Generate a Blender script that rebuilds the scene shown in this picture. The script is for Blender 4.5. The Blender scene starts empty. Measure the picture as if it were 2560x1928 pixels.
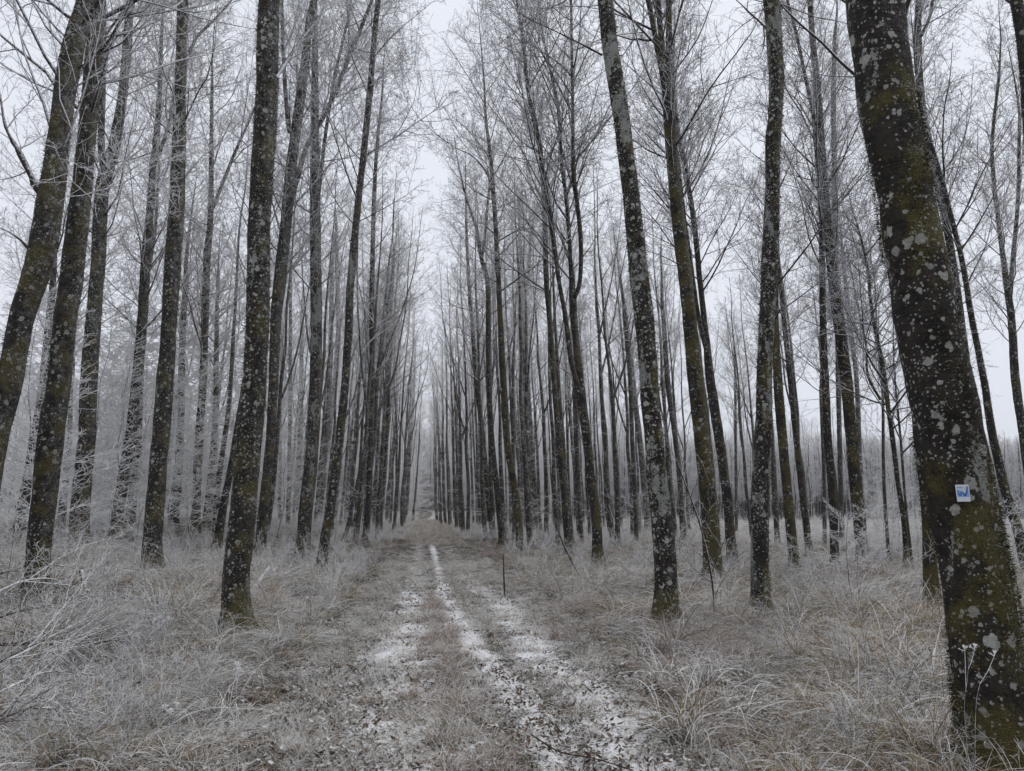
import bpy, math, random
import numpy as np
from mathutils import Vector
R = math.radians
S = bpy.context.scene
COL = S.collection
# ------------------------------------------------------------------ camera
W0, H0, FPX = 2560.0, 1928.0, 1778.0
CAM_H, PITCH, YAW = 1.6, R(9.6), R(-6.9)
cam_d = bpy.data.cameras.new("camera"); cam = bpy.data.objects.new("camera", cam_d); COL.objects.link(cam)
cam.location = (0, 0, CAM_H); cam.rotation_euler = (R(90) + PITCH, 0, YAW)
cam_d.lens = FPX / W0 * 36; cam_d.sensor_width = 36; cam_d.clip_end = 3000; cam_d.clip_start = 0.05
S.camera = cam
# ------------------------------------------------------------------ sky, sun, exposure
w = bpy.data.worlds.new("World"); S.world = w; w.use_nodes = True
nt = w.node_tree; nt.nodes.clear()
out = nt.nodes.new("ShaderNodeOutputWorld"); bg = nt.nodes.new("ShaderNodeBackground")
sky = nt.nodes.new("ShaderNodeTexSky"); sky.sky_type = 'NISHITA'; sky.sun_disc = False
sky.sun_elevation = R(62); sky.sun_rotation = R(40); sky.air_density = 1.5; sky.dust_density = 4
hs = nt.nodes.new("ShaderNodeHueSaturation"); hs.inputs['Saturation'].default_value = 0.25
mx = nt.nodes.new("ShaderNodeMix"); mx.data_type = 'RGBA'; mx.inputs[0].default_value = 0.93
nt.links.new(sky.outputs[0], hs.inputs['Color']); nt.links.new(hs.outputs[0], mx.inputs[6])
mx.inputs[7].default_value = (6.5, 6.8, 7.45, 1)          # level cloud deck
nt.links.new(mx.outputs[2], bg.inputs['Color']); bg.inputs['Strength'].default_value = 0.10
nt.links.new(bg.outputs[0], out.inputs[0])
sd = bpy.data.lights.new("sun", 'SUN'); sd.energy = 1.5; sd.angle = R(60); sd.color = (1, .95, .88)
sun = bpy.data.objects.new("sun", sd); COL.objects.link(sun); sun.rotation_euler = (R(28), 0, R(180 - 40))
S.view_settings.view_transform = 'Standard'; S.view_settings.look = 'None'
S.view_settings.exposure = 0.36; S.view_settings.gamma = 1.0
S.cycles.max_bounces = 6; S.cycles.diffuse_bounces = 4; S.cycles.volume_bounces = 2
S.cycles.use_denoising = True
# ------------------------------------------------------------------ pixel helpers (photograph pixels to real places)
fh = np.array([math.sin(-YAW), math.cos(-YAW), 0.0])
rt = np.array([math.cos(-YAW), -math.sin(-YAW), 0.0]); upv = np.array([0, 0, 1.0])
fw = fh * math.cos(PITCH) + upv * math.sin(PITCH); uc = -fh * math.sin(PITCH) + upv * math.cos(PITCH)
CAM = np.array([0, 0, CAM_H])
def ray(x, y): return fw + rt * ((x - W0 / 2) / FPX) + uc * ((H0 / 2 - y) / FPX)
def flat_at(x, y):
    r = ray(x, y); return CAM + r * (-CAM_H / r[2])
def ground_at(x, y):
    r = ray(x, y); t = -CAM_H / r[2]
    for k in range(12): p = CAM + r * t; t = .5 * t + .5 * (float(hgt(p[0], p[1])) - CAM_H) / r[2]
    return CAM + r * t
def at_depth(x, y, D):
    r = ray(x, y); return CAM + r * (D / np.dot(r, fh))
def depth_of(p): return float(np.dot(p - CAM, fh))
def nrm(v): return v / np.maximum(np.linalg.norm(v, axis=-1, keepdims=True), 1e-9)
# ------------------------------------------------------------------ ground shape
rutL = [(1050, 1330), (1042, 1447), (1007, 1620), (984, 1736), (984, 1852), (995, 1928)]
rutM = [(1066, 1310), (1082, 1366), (1111, 1481), (1180, 1609), (1285, 1713), (1377, 1829), (1435, 1928)]
rutR = [(1099, 1331), (1169, 1447), (1250, 1504), (1331, 1620), (1447, 1690), (1551, 1805), (1597, 1928)]
def rutfun(px):
    g = np.array([flat_at(*p) for p in px]); o = np.argsort(g[:, 1]); g = g[o]
    return lambda Y: np.interp(Y, g[:, 1], g[:, 0])
RUTS = [(rutfun(rutL), .42, .80), (rutfun(rutM), .22, 1.05), (rutfun(rutR), .42, .72)]
_r = np.random.RandomState(5)
_w = [( _r.randn(2) * f, _r.rand() * 6.28, a) for f, a in ((.35, .05), (.35, .05), (.8, .03), (.8, .03), (1.7, .018), (1.9, .018), (3.6, .01), (4.2, .01), (9, .004), (11, .004))]
def hgt(X, Y):
    X = np.asarray(X, float); Y = np.asarray(Y, float); z = np.zeros(np.broadcast(X, Y).shape)
    side = np.clip(np.abs(X - .5) - 1.2, 0, 1.5) / 1.5
    for f, p, a in _w: z += a * np.sin(f[0] * X + f[1] * Y + p) * (.25 + .75 * side)
    for c, s, k in RUTS: z -= .045 * np.exp(-((X - c(Y)) / (s * 1.2)) ** 2) * (Y < 86)
    z += .03 * np.exp(-((X - .1) / .3) ** 2)
    bank = np.clip((Y - 7) / 10, 0, 1); bank = bank * bank * (3 - 2 * bank)
    z += bank * (.10 * np.clip(-X - 3.2, 0, 8) - .02 * np.clip(X - 4, 0, 14))
    z += np.clip(Y - 89, 0, 400) * .030 + np.clip(Y - 150, 0, 500) * .03
    z += np.clip(np.abs(X) - 90, 0, 500) * .03
    return z
def snowmask(X, Y):
    m = np.zeros(np.shape(X))
    for c, s, k in RUTS: m = np.maximum(m, (Y < 80) * k * (1 - (.55 if s > .3 else .35) * np.clip((Y - 9) / 12, 0, 1)) * np.exp(-((X - c(Y)) / (s * (1 - .4 * np.clip((Y - 9) / 12, 0, 1)))) ** 2))
    return m
# ------------------------------------------------------------------ mesh helpers
class MB:
    """collects quad geometry; build() links it as one mesh object"""
    def __init__(s): s.V = []; s.F = []; s.A = []; s.n = 0
    def add(s, V, F, a=0.0):
        V = V.reshape(-1, 3); s.V.append(V); s.F.append(F.reshape(-1, 4) + s.n)
        s.A.append(np.broadcast_to(np.asarray(a, np.float32), (len(V),))); s.n += len(V); return s
    def tube(s, P, Rd, sides, a=0.0, mod=None):
        if P.ndim == 2: P = P[None]; Rd = Rd[None]
        N, K, _ = P.shape
        T = nrm(np.gradient(P, axis=1)); m = nrm(P[:, -1] - P[:, 0])
        ax = np.where(np.abs(m[:, 2:3]) > .8, np.array([[0, 1., 0]]), np.array([[0, 0, 1.]]))[:, None, :]
        e1 = nrm(np.cross(T, np.broadcast_to(ax, T.shape))); e2 = np.cross(T, e1)
        th = np.arange(sides) * 2 * np.pi / sides
        c, sn = np.cos(th)[None, None, :, None], np.sin(th)[None, None, :, None]
        rr = Rd[:, :, None, None]
        if mod is not None: rr = rr * mod(P, th)[..., None]
        V = P[:, :, None, :] + rr * (e1[:, :, None, :] * c + e2[:, :, None, :] * sn)
        i = np.arange(N * K * sides).reshape(N, K, sides)
        F = np.stack([i[:, :-1], np.roll(i[:, :-1], -1, 2), np.roll(i[:, 1:], -1, 2), i[:, 1:]], -1)
        if not np.isscalar(a): a = np.broadcast_to(a[:, :, None], (N, K, sides)).reshape(-1)
        return s.add(V, F, a)
    def ribbon(s, P, Wd, side, a=0.0):
        N, K, _ = P.shape
        V = np.stack([P - side[:, None] * Wd[..., None], P + side[:, None] * Wd[..., None]], 2)
        i = np.arange(N * K * 2).reshape(N, K, 2)
        F = np.stack([i[:, :-1, 0], i[:, :-1, 1], i[:, 1:, 1], i[:, 1:, 0]], -1)
        return s.add(V, F, a)
    def box(s, c, h, M=None, a=0.0):
        v = np.array([(x, y, z) for x in (-1, 1) for y in (-1, 1) for z in (-1, 1)], float) * h
        if M is not None: v = v @ M.T
        F = np.array([(0, 1, 3, 2), (4, 6, 7, 5), (0, 4, 5, 1), (2, 3, 7, 6), (0, 2, 6, 4), (1, 5, 7, 3)])
        return s.add(v + c, F, a)
    def mesh(s, name, mat, smooth=True):
        V = np.concatenate(s.V).astype(np.float32); F = np.concatenate(s.F).astype(np.int32); A = np.concatenate(s.A).astype(np.float32)
        me = bpy.data.meshes.new(name); me.vertices.add(len(V)); me.vertices.foreach_set('co', V.ravel())
        me.loops.add(F.size); me.loops.foreach_set('vertex_index', F.ravel())
        me.polygons.add(len(F)); me.polygons.foreach_set('loop_start', np.arange(len(F), dtype=np.int32) * 4)
        me.polygons.foreach_set('use_smooth', np.full(len(F), smooth))
        me.update(calc_edges=True)
        at = me.attributes.new('frost', 'FLOAT', 'POINT'); at.data.foreach_set('value', A)
        me.materials.append(mat); return me
    def build(s, name, mat, parent=None, smooth=True, col=None):
        o = bpy.data.objects.new(name, s.mesh(name, mat, smooth)); (col or COL).objects.link(o)
        if parent: o.parent = parent
        return o
def empty(name, loc, rz=0):
    o = bpy.data.objects.new(name, None); o.empty_display_size = .3; COL.objects.link(o); o.location = loc; o.rotation_euler.z = rz; return o
def tag(o, label=None, cat=None, group=None, kind=None):
    for k, v in (('label', label), ('category', cat), ('group', group), ('kind', kind)):
        if v: o[k] = v
    return o
# ------------------------------------------------------------------ materials
def newmat(name):
    m = bpy.data.materials.new(name); m.use_nodes = True; t = m.node_tree; t.nodes.clear()
    o = t.nodes.new("ShaderNodeOutputMaterial"); return m, t, o
class NB:
    def __init__(s, t): s.t = t
    def n(s, typ, **k):
        x = s.t.nodes.new(typ)
        for a, v in k.items(): setattr(x, a, v)
        return x
    def l(s, a, b): s.t.links.new(a, b)
    def val(s, sock, v):
        if hasattr(v, 'links') or hasattr(v, 'is_linked'): s.l(v, sock)
        else: sock.default_value = v
    def math(s, op, a, b=0.0, c=None, clamp=False):
        x = s.n("ShaderNodeMath", operation=op, use_clamp=clamp); s.val(x.inputs[0], a); s.val(x.inputs[1], b)
        if c is not None: s.val(x.inputs[2], c)
        return x.outputs[0]
    def noise(s, vec, scale, detail=3, rough=.55, dist=0):
        x = s.n("ShaderNodeTexNoise"); x.inputs['Scale'].default_value = scale; x.inputs['Detail'].default_value = detail
        x.inputs['Roughness'].default_value = rough; x.inputs['Distortion'].default_value = dist; s.l(vec, x.inputs['Vector']); return x.outputs[0]
    def step(s, v, lo, hi):
        x = s.n("ShaderNodeMapRange", interpolation_type='SMOOTHSTEP'); s.val(x.inputs[0], v); x.inputs[1].default_value = lo; x.inputs[2].default_value = hi; return x.outputs[0]
    def mix(s, f, a, b):
        x = s.n("ShaderNodeMix", data_type='RGBA'); s.val(x.inputs[0], f)
        for i, c in ((6, a), (7, b)):
            if isinstance(c, tuple): x.inputs[i].default_value = (*c, 1)
            else: s.l(c, x.inputs[i])
        return x.outputs[2]
    def dot(s, vec, d):
        x = s.n("ShaderNodeVectorMath", operation='DOT_PRODUCT'); s.l(vec, x.inputs[0]); x.inputs[1].default_value = d; return x.outputs['Value']
    def attr(s, name, typ='GEOMETRY'):
        x = s.n("ShaderNodeAttribute", attribute_name=name, attribute_type=typ); return x.outputs['Fac']
def bark_mat(name, moss=0.0, pale=0.0, spots=0.0, frost=0.0, fine=True, lift=1.0, sz=9):
    m, t, o = newmat(name); b = NB(t)
    tc = b.n("ShaderNodeTexCoord").outputs['Object']; oi = b.n("ShaderNodeObjectInfo").outputs['Random']
    of = b.n("ShaderNodeCombineXYZ"); b.l(b.math('MULTIPLY', oi, 37.0), of.inputs[0]); b.l(b.math('MULTIPLY', oi, 91.0), of.inputs[1])
    va = b.n("ShaderNodeVectorMath", operation='ADD'); b.l(tc, va.inputs[0]); b.l(of.outputs[0], va.inputs[1]); vec = va.outputs[0]
    sp = b.n("ShaderNodeSeparateXYZ"); b.l(tc, sp.inputs[0]); z = sp.outputs[2]
    nor = b.n("ShaderNodeNewGeometry").outputs['Normal']
    n1 = b.noise(vec, 2.2, 4); n2 = b.noise(vec, 9, 4, .65); n3 = b.noise(vec, 45, 3, .7); n4 = b.noise(vec, 160, 2, .6)
    rs = b.n("ShaderNodeVectorMath", operation='MULTIPLY'); b.l(vec, rs.inputs[0]); rs.inputs[1].default_value = (3, 3, 17); n5 = b.noise(rs.outputs[0], 2.4, 3, .6)
    col = b.mix(b.step(n2, .3, .7), tuple(q * lift for q in (.009, .0075, .0065)), tuple(q * lift for q in (.034, .027, .022)))
    col = b.mix(b.math('MULTIPLY', b.step(n3, .5, .75), .6), col, (.052, .046, .040))
    # moss: patches, more at the foot
    foot = b.math('MULTIPLY', b.step(z, .9, -.1), .28)
    side = b.math('MULTIPLY', b.dot(nor, (.75, -.2, .2)), .09)
    mm = b.math('ADD', b.math('ADD', b.math('ADD', n1, foot), side), b.math('MULTIPLY', n3, .25))
    mo = b.step(mm, .70 - moss, .80 - moss)
    mcol = b.mix(b.step(n4, .3, .7), (.015, .014, .004), (.120, .098, .030))
    col = b.mix(b.math('MULTIPLY', mo, .85), col, mcol)
    # round lichens in three sizes
    clus = b.noise(vec, 2.6, 3)
    def spots_(scale, rmin, rmax, thr, cl, c):
        nonlocal col
        dv = b.n("ShaderNodeVectorMath", operation='ADD'); b.l(vec, dv.inputs[0])
        no = b.n("ShaderNodeTexNoise"); no.inputs['Scale'].default_value = scale * 2.5; no.inputs['Detail'].default_value = 2; b.l(vec, no.inputs['Vector'])
        sc = b.n("ShaderNodeVectorMath", operation='SCALE'); b.l(no.outputs[1], sc.inputs[0]); sc.inputs['Scale'].default_value = .52 / scale
        b.l(sc.outputs[0], dv.inputs[1])
        v = b.n("ShaderNodeTexVoronoi"); v.inputs['Scale'].default_value = scale; b.l(dv.outputs[0], v.inputs['Vector'])
        cs = b.n("ShaderNodeSeparateColor"); b.l(v.outputs['Color'], cs.inputs[0])
        rad = b.math('MULTIPLY_ADD', cs.outputs[0], rmax - rmin, rmin)
        inside = b.step(b.math('SUBTRACT', rad, v.outputs['Distance']), 0.0, .05)
        on = b.math('GREATER_THAN', b.math('ADD', cs.outputs[1], b.math('MULTIPLY', clus, cl)), thr)
        f = b.math('MULTIPLY', b.math('MULTIPLY', inside, on), b.math('SUBTRACT', 1.0, b.math('MULTIPLY', mo, .35)))
        cc = b.mix(cs.outputs[2], c, tuple(q * .62 for q in c)); cc = b.mix(b.step(n3, .35, .75), cc, tuple(q * .8 for q in c))
        col = b.mix(b.math('MULTIPLY', f, .9), col, cc)
    spots_(sz, .14, .40, 2.42 - spots, 3.4, (.40, .40, .36))
    spots_(19, .12, .38, 2.30 - spots, 3.1, (.42, .42, .38))
    spots_(44, .15, .40, 2.32 - spots, 2.7, (.36, .36, .33))
    if pale > 0:
        ps = b.n("ShaderNodeVectorMath", operation='MULTIPLY'); b.l(vec, ps.inputs[0]); ps.inputs[1].default_value = (3.2, 3.2, 1.0)
        pn = b.noise(ps.outputs[0], 1.15, 3, .6, .4)
        pm = b.step(b.math('ADD', pn, b.math('ADD', b.math('MULTIPLY', n3, .40), b.math('MULTIPLY', n2, .30))), 1.035 - pale, 1.06 - pale)
        pm = b.math('MULTIPLY', pm, b.step(z, .25, .8)); col = b.mix(b.math('MULTIPLY', pm, .9), col, b.mix(n3, (.16, .165, .15), (.31, .32, .29)))
    # hoar frost crumbs, thicker high up and on the windward side
    fr = b.math('ADD', b.math('ADD', n4, b.math('MULTIPLY', b.dot(nor, (.9, -.15, .25)), .11)), b.math('MULTIPLY', b.step(z, 1.5, 9.0), .06))
    fr = b.math('ADD', fr, b.math('MULTIPLY', n2, .38))
    fm = b.step(fr, .93 - frost, .96 - frost)
    col = b.mix(b.math('MULTIPLY', fm, .8), col, (.46, .46, .46))
    bs = b.n("ShaderNodeBsdfPrincipled"); b.l(col, bs.inputs['Base Color']); bs.inputs['Roughness'].default_value = .85; bs.inputs['Specular IOR Level'].default_value = .2
    hm = b.math('ADD', b.math('ADD', b.math('MULTIPLY', n2, 1.0), b.math('MULTIPLY', n3, .7)), b.math('ADD', b.math('MULTIPLY', n4, .35), b.math('ADD', b.math('MULTIPLY', mo, .5), b.math('MULTIPLY', n5, 1.3))))
    bu = b.n("ShaderNodeBump"); bu.inputs['Strength'].default_value = 1.0; bu.inputs['Distance'].default_value = .012 if fine else .02; b.l(hm, bu.inputs['Height']); b.l(bu.outputs[0], bs.inputs['Normal'])
    b.l(bs.outputs[0], o.inputs[0]); return m
def twig_mat(name, dark=(.034, .028, .024), white=(.80, .80, .81), amt=0.0):
    m, t, o = newmat(name); b = NB(t)
    tc = b.n("ShaderNodeTexCoord").outputs['Object']; nor = b.n("ShaderNodeNewGeometry").outputs['Normal']
    n = b.noise(tc, 30, 2); f = b.math('ADD', b.attr('frost'), b.math('MULTIPLY', b.dot(nor, (.8, -.25, .5)), .42))
    f = b.step(b.math('ADD', f, b.math('MULTIPLY_ADD', n, .8, -.4 + amt)), .28, .75)
    bs = b.n("ShaderNodeBsdfDiffuse"); b.l(b.mix(f, dark, white), bs.inputs[0]); b.l(bs.outputs[0], o.inputs[0]); return m
def grass_mat(name, cols, frost=.5, white=(.90, .90, .90)):
    m, t, o = newmat(name); b = NB(t)
    g = b.n("ShaderNodeNewGeometry"); ri = g.outputs['Random Per Island']; oi = b.n("ShaderNodeObjectInfo").outputs['Random']
    cr = b.n("ShaderNodeValToRGB"); cr.color_ramp.interpolation = 'LINEAR'; e = cr.color_ramp.elements
    e[0].color = (*cols[0], 1); e[-1].color = (*cols[-1], 1)
    for i in range(1, len(cols) - 1):
        q = e.new(i / (len(cols) - 1)); q.color = (*cols[i], 1)
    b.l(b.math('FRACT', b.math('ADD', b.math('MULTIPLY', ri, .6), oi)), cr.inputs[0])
    rootc = b.mix(b.step(b.attr('frost'), -.1, .45), tuple(q * .2 for q in cols[-1]), cr.outputs[0])  # blade roots darkened in colour, painting the shade deep under the grass
    # frost gathers towards the tips ('frost' = 0 at root, 1 at tip)
    r2 = b.math('FRACT', b.math('MULTIPLY', ri, 17.3))
    f = b.math('ADD', b.math('MULTIPLY', b.attr('frost'), .35), b.math('MULTIPLY', r2, .75))
    f = b.math('ADD', f, b.math('MULTIPLY', b.math('FRACT', b.math('MULTIPLY', oi, 7.7)), .3))
    f = b.step(f, 1.22 - frost, 1.36 - frost)
    bs = b.n("ShaderNodeBsdfDiffuse"); c_ = b.mix(b.math('MULTIPLY', f, .9), rootc, white); b.l(c_, bs.inputs[0]); tr = b.n("ShaderNodeBsdfTranslucent"); b.l(c_, tr.inputs[0]); ms = b.n("ShaderNodeMixShader"); ms.inputs[0].default_value = .35; b.l(bs.outputs[0], ms.inputs[1]); b.l(tr.outputs[0], ms.inputs[2]); b.l(ms.outputs[0], o.inputs[0]); return m
def ground_mat():
    m, t, o = newmat("frosted_ground"); b = NB(t)
    tc = b.n("ShaderNodeTexCoord").outputs['Object']
    n0 = b.noise(tc, .35, 3); n1 = b.noise(tc, 1.6, 4); n2 = b.noise(tc, 8, 4, .65); n3 = b.noise(tc, 34, 4, .7, .3); n4 = b.noise(tc, 110, 3, .7)
    col = b.mix(b.step(n3, .35, .65), (.022, .018, .014), (.11, .088, .070))
    col = b.mix(b.step(n2, .45, .65), col, b.mix(n4, (.05, .055, .035), (.16, .15, .12)))
    col = b.mix(b.math('MULTIPLY', b.step(n4, .5, .7), .5), col, (.22, .19, .16))
    sn = b.math('ADD', b.math('ADD', b.math('MULTIPLY', b.attr('frost'), .22), b.math('MULTIPLY', n3, .48)), b.math('ADD', b.math('MULTIPLY', n2, .22), b.math('MULTIPLY', n4, .30)))
    sn = b.math('ADD', sn, b.math('MULTIPLY', n1, .30))
    sm = b.step(sn, .725, .76)
    col = b.mix(b.math('MULTIPLY', sm, .95), col, b.mix(n4, (.78, .79, .82), (.92, .93, .95)))
    bs = b.n("ShaderNodeBsdfPrincipled"); b.l(col, bs.inputs['Base Color']); bs.inputs['Roughness'].default_value = .9; bs.inputs['Specular IOR Level'].default_value = .1
    bu = b.n("ShaderNodeBump"); bu.inputs['Strength'].default_value = .9; bu.inputs['Distance'].default_value = .02
    b.l(b.math('ADD', b.math('MULTIPLY', n3, 1.2), b.math('ADD', b.math('MULTIPLY', n4, .5), b.math('MULTIPLY', sm, .4))), bu.inputs['Height']); b.l(bu.outputs[0], bs.inputs['Normal'])
    b.l(bs.outputs[0], o.inputs[0]); return m
def flat_mat(name, c, rough=.6):
    m, t, o = newmat(name); b = NB(t); tc = b.n("ShaderNodeTexCoord").outputs['Object']
    n = b.noise(tc, 60, 3); bs = b.n("ShaderNodeBsdfPrincipled"); b.l(b.mix(n, tuple(q * .8 for q in c), c), bs.inputs['Base Color'])
    bs.inputs['Roughness'].default_value = rough; b.l(bs.outputs[0], o.inputs[0]); return m
def fuzz_mat():
    m, t, o = newmat("moss_fuzz"); b = NB(t); ri = b.n("ShaderNodeNewGeometry").outputs['Random Per Island']
    cr = b.n("ShaderNodeValToRGB"); e = cr.color_ramp.elements; cr.color_ramp.interpolation = 'CONSTANT'
    e[0].color = (.032, .030, .010, 1); e[1].position = .95; e[1].color = (.50, .50, .50, 1)
    for p, c in ((.22, (.060, .056, .018)), (.46, (.020, .018, .010)), (.68, (.08, .075, .030)), (.80, (.13, .125, .07)), (.90, (.26, .26, .22))):
        q = e.new(p); q.color = (*c, 1)
    b.l(ri, cr.inputs[0]); bs = b.n("ShaderNodeBsdfDiffuse"); b.l(cr.outputs[0], bs.inputs[0]); b.l(bs.outputs[0], o.inputs[0]); return m
BARK = dict(mid=bark_mat("mossy_bark", 0.06, 0, .24, .05), moss=bark_mat("deep_moss_bark", .15, 0, .12, .04), spot=bark_mat("lichen_spotted_bark", .04, .03, .48, .04),
            pale=bark_mat("pale_lichen_bark", .04, .125, .62, .03), crumb=bark_mat("frost_crumb_bark", .08, 0, .22, .05), far=bark_mat("slim_grey_bark", .02, .04, .22, .10, False, 1.9),
            big=bark_mat("thick_mossy_bark", .085, .02, .33, .02, sz=8))
TWIG = twig_mat("frosted_twig", (.040, .034, .030), (.74, .74, .76), -.02); TWIGN = twig_mat("hoar_twig", amt=.18); BRUSH = twig_mat("brushwood", (.06, .043, .034), (.74, .74, .74), -.22)
FUZZ = fuzz_mat()
# ------------------------------------------------------------------ growing
def grow(rng, PP, RR, n, t0, t1, ang, asd, L, lsd, P, rfac, rmin, up=.0, curl=.1, taper=.5, rel=False, flat=False):
    N, K, _ = PP.shape; idx = np.repeat(np.arange(N), n); k = np.tile(np.arange(n), N)
    t = (k + rng.rand(N * n)) / n * (t1 - t0) + t0; u = np.clip(t, 0, .999) * (K - 1); i = u.astype(int); f = (u - i)[:, None]
    pos = PP[idx, i] * (1 - f) + PP[idx, i + 1] * f; T = nrm(PP[idx, i + 1] - PP[idx, i]); rp = RR[idx, i] * (1 - f[:, 0]) + RR[idx, i + 1] * f[:, 0]
    az = k * 2.4 + rng.rand(N)[idx] * 6.28 + rng.randn(N * n) * .5
    a0 = np.where(np.abs(T[:, 2:3]) > .9, np.array([[1., 0, 0]]), np.array([[0, 0, 1.]])); e1 = nrm(np.cross(T, a0)); e2 = np.cross(T, e1)
    if flat: az = np.where(rng.rand(N * n) < .5, 0, math.pi) + rng.randn(N * n) * .45
    a = ang + rng.randn(N * n) * asd
    d = T * np.cos(a)[:, None] + (e1 * np.cos(az)[:, None] + e2 * np.sin(az)[:, None]) * np.sin(a)[:, None]
    ln = L * (1 - taper * (t - t0) / max(t1 - t0, 1e-6)) * np.clip(1 + lsd * rng.randn(N * n), .3, 2)
    if rel: ln = ln * np.linalg.norm(PP[idx, -1] - PP[idx, 0], axis=1)
    seg = (ln / (P - 1))[:, None]; pts = np.empty((N * n, P, 3)); pts[:, 0] = pos
    for j in range(1, P):
        d = nrm(d + np.array([[0, 0, up]]) + rng.randn(N * n, 3) * curl); pts[:, j] = pts[:, j - 1] + d * seg
    r0 = np.maximum(np.minimum(rp * .72, rfac * ln), rmin); s = np.linspace(0, 1, P)[None]
    rad = np.maximum(r0[:, None] * (1 - .8 * s), rmin * .7); rad[:, -1] = rmin * .45
    return pts, rad
def smooth_path(P, n):
    P = np.asarray(P, float)
    if len(P) == 2: s = np.linspace(0, 1, n)[:, None]; return P[0] * (1 - s) + P[1] * s
    Q = np.vstack([2 * P[0] - P[1], P, 2 * P[-1] - P[-2]]); d = np.r_[0, np.cumsum(np.linalg.norm(np.diff(P[:, :3], axis=0), axis=1))]
    u = np.interp(np.linspace(0, d[-1], n), d, np.arange(len(P))); i = np.minimum(u.astype(int), len(P) - 2); t = (u - i)[:, None]
    a, b, c, e = Q[i], Q[i + 1], Q[i + 2], Q[i + 3]
    return .5 * ((2 * b) + (c - a) * t + (2 * a - 5 * b + 4 * c - e) * t ** 2 + (3 * b - a - 3 * c + e) * t ** 3)
def crown(mb, rng, stems, dens=1.0, L=2.4, tw=.0042, ang=.72, q=1.0, low=.0):
    """stems: list of (pts(K,3), rad(K), t0) - ascending branches, side twigs, spurs"""
    ang = ang * rng.uniform(.95, 1.42); L = L * rng.uniform(.85, 1.25); dens = dens * rng.uniform(.75, 1.15)
    for P, Rr, t0 in stems:
        P = P[None]; Rr = Rr[None]; ln = np.linalg.norm(P[0, -1] - P[0, 0]) * (1 - t0)
        n1 = max(5, int(ln * 4.4 * dens))
        b1, r1 = grow(rng, P, Rr, n1, t0, .985, ang, .16, L * 1.35, .35, 9, .0072, tw * 1.5, up=.07, curl=.085, taper=.66)
        b2, r2 = grow(rng, b1, r1, max(3, int(9.5 * q)), .12, .97, .70, .22, .44, .3, 6, .008, tw * 1.1, up=.05, curl=.12, taper=.45, rel=True)
        b3, r3 = grow(rng, b2, r2, max(2, int(5.4 * q)), .15, .97, .8, .3, .5, .35, 4, .01, tw, up=.04, curl=.24, taper=.4, rel=True)
        b4, r4 = grow(rng, b3, r3, max(2, int(3.4 * q)), .2, 1.0, .85, .35, .38, .4, 3, .014, tw * 1.05, up=.05, curl=.32, taper=.2, rel=True)
        mb.tube(b1, r1, 5, np.linspace(.28, .55, 9)[None].repeat(len(b1), 0)); mb.tube(b2, r2, 4, .5); mb.tube(b3, r3, 3, .62); mb.tube(b4, r4, 3, .72)
def trunk_mod(rng, flare=.35, amp=1.0):
    ph = rng.rand(8) * 6.28; z0 = None
    def f(P, th):
        z = P[..., 2:3]; T = th[None, None, :]; lob = 1 + .35 * np.cos(3 * T + ph[0]) + .35 * np.cos(5 * T + ph[1])
        m = 1 + flare * np.exp(-np.clip(z, 0, 50) / .20) * lob
        for k, (a, b, c) in enumerate(((2, 1.1, .035), (3, 2.3, .03), (1, 4.1, .03), (4, 7.0, .02), (5, 13, .014), (7, 23, .010))): m = m + amp * c * np.sin(a * T + b * z + ph[k + 1]) * np.cos(b * .7 * z + ph[7 - k])
        return m
    return f
# ------------------------------------------------------------------ ground sheet, road
def sheet():
    u = np.linspace(-1, 1, 561); X = 700 * np.sinh(8.2 * u) / np.sinh(8.2)
    v = np.linspace(0, 1, 701); Y = -12 + 912 * np.sinh(6.6 * (v - .0)) / np.sinh(6.6)
    XX, YY = np.meshgrid(X, Y, indexing='ij'); ZZ = hgt(XX, YY)
    V = np.stack([XX, YY, ZZ], -1); i = np.arange(V.shape[0] * V.shape[1]).reshape(V.shape[:2])
    F = np.stack([i[:-1, :-1], i[1:, :-1], i[1:, 1:], i[:-1, 1:]], -1)
    m = MB(); m.add(V, F, snowmask(XX, YY).ravel()); o = m.build("ground", ground_mat()); tag(o, kind='structure', label="frosted forest floor with snow in the wheel ruts of the grassy track")
sheet()
def strip(name, pts, wd, mat, label):
    P = smooth_path(np.array([(*p, 0) for p in pts], float), 60); T = nrm(np.gradient(P, axis=0)); sd = np.stack([T[:, 1], -T[:, 0], T[:, 2] * 0], 1)
    rows = [P + sd * wd * s for s in np.linspace(-.5, .5, 5)]; V = np.stack(rows, 1); V[..., 2] = hgt(V[..., 0], V[..., 1]) + .03
    i = np.arange(V.shape[0] * 5).reshape(-1, 5); F = np.stack([i[:-1, :-1], i[:-1, 1:], i[1:, 1:], i[1:, :-1]], -1)
    m = MB(); m.add(V, F); tag(m.build(name, mat), label, kind='structure')
SNOWROAD = flat_mat("snowy_gravel", (.26, .26, .27), .9)
strip("crossing_road", [(-40, 86.5), (0, 86.3), (40, 86.8)], 2.6, SNOWROAD, "snow dusted lane crossing the far end of the track")
strip("lane", [(1.2, 87.5), (1.9, 95), (2.2, 104), (1.6, 113), (-.6, 121), (-5, 127)], 2.2, SNOWROAD, "snowy lane bending uphill beyond the crossing")
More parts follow.
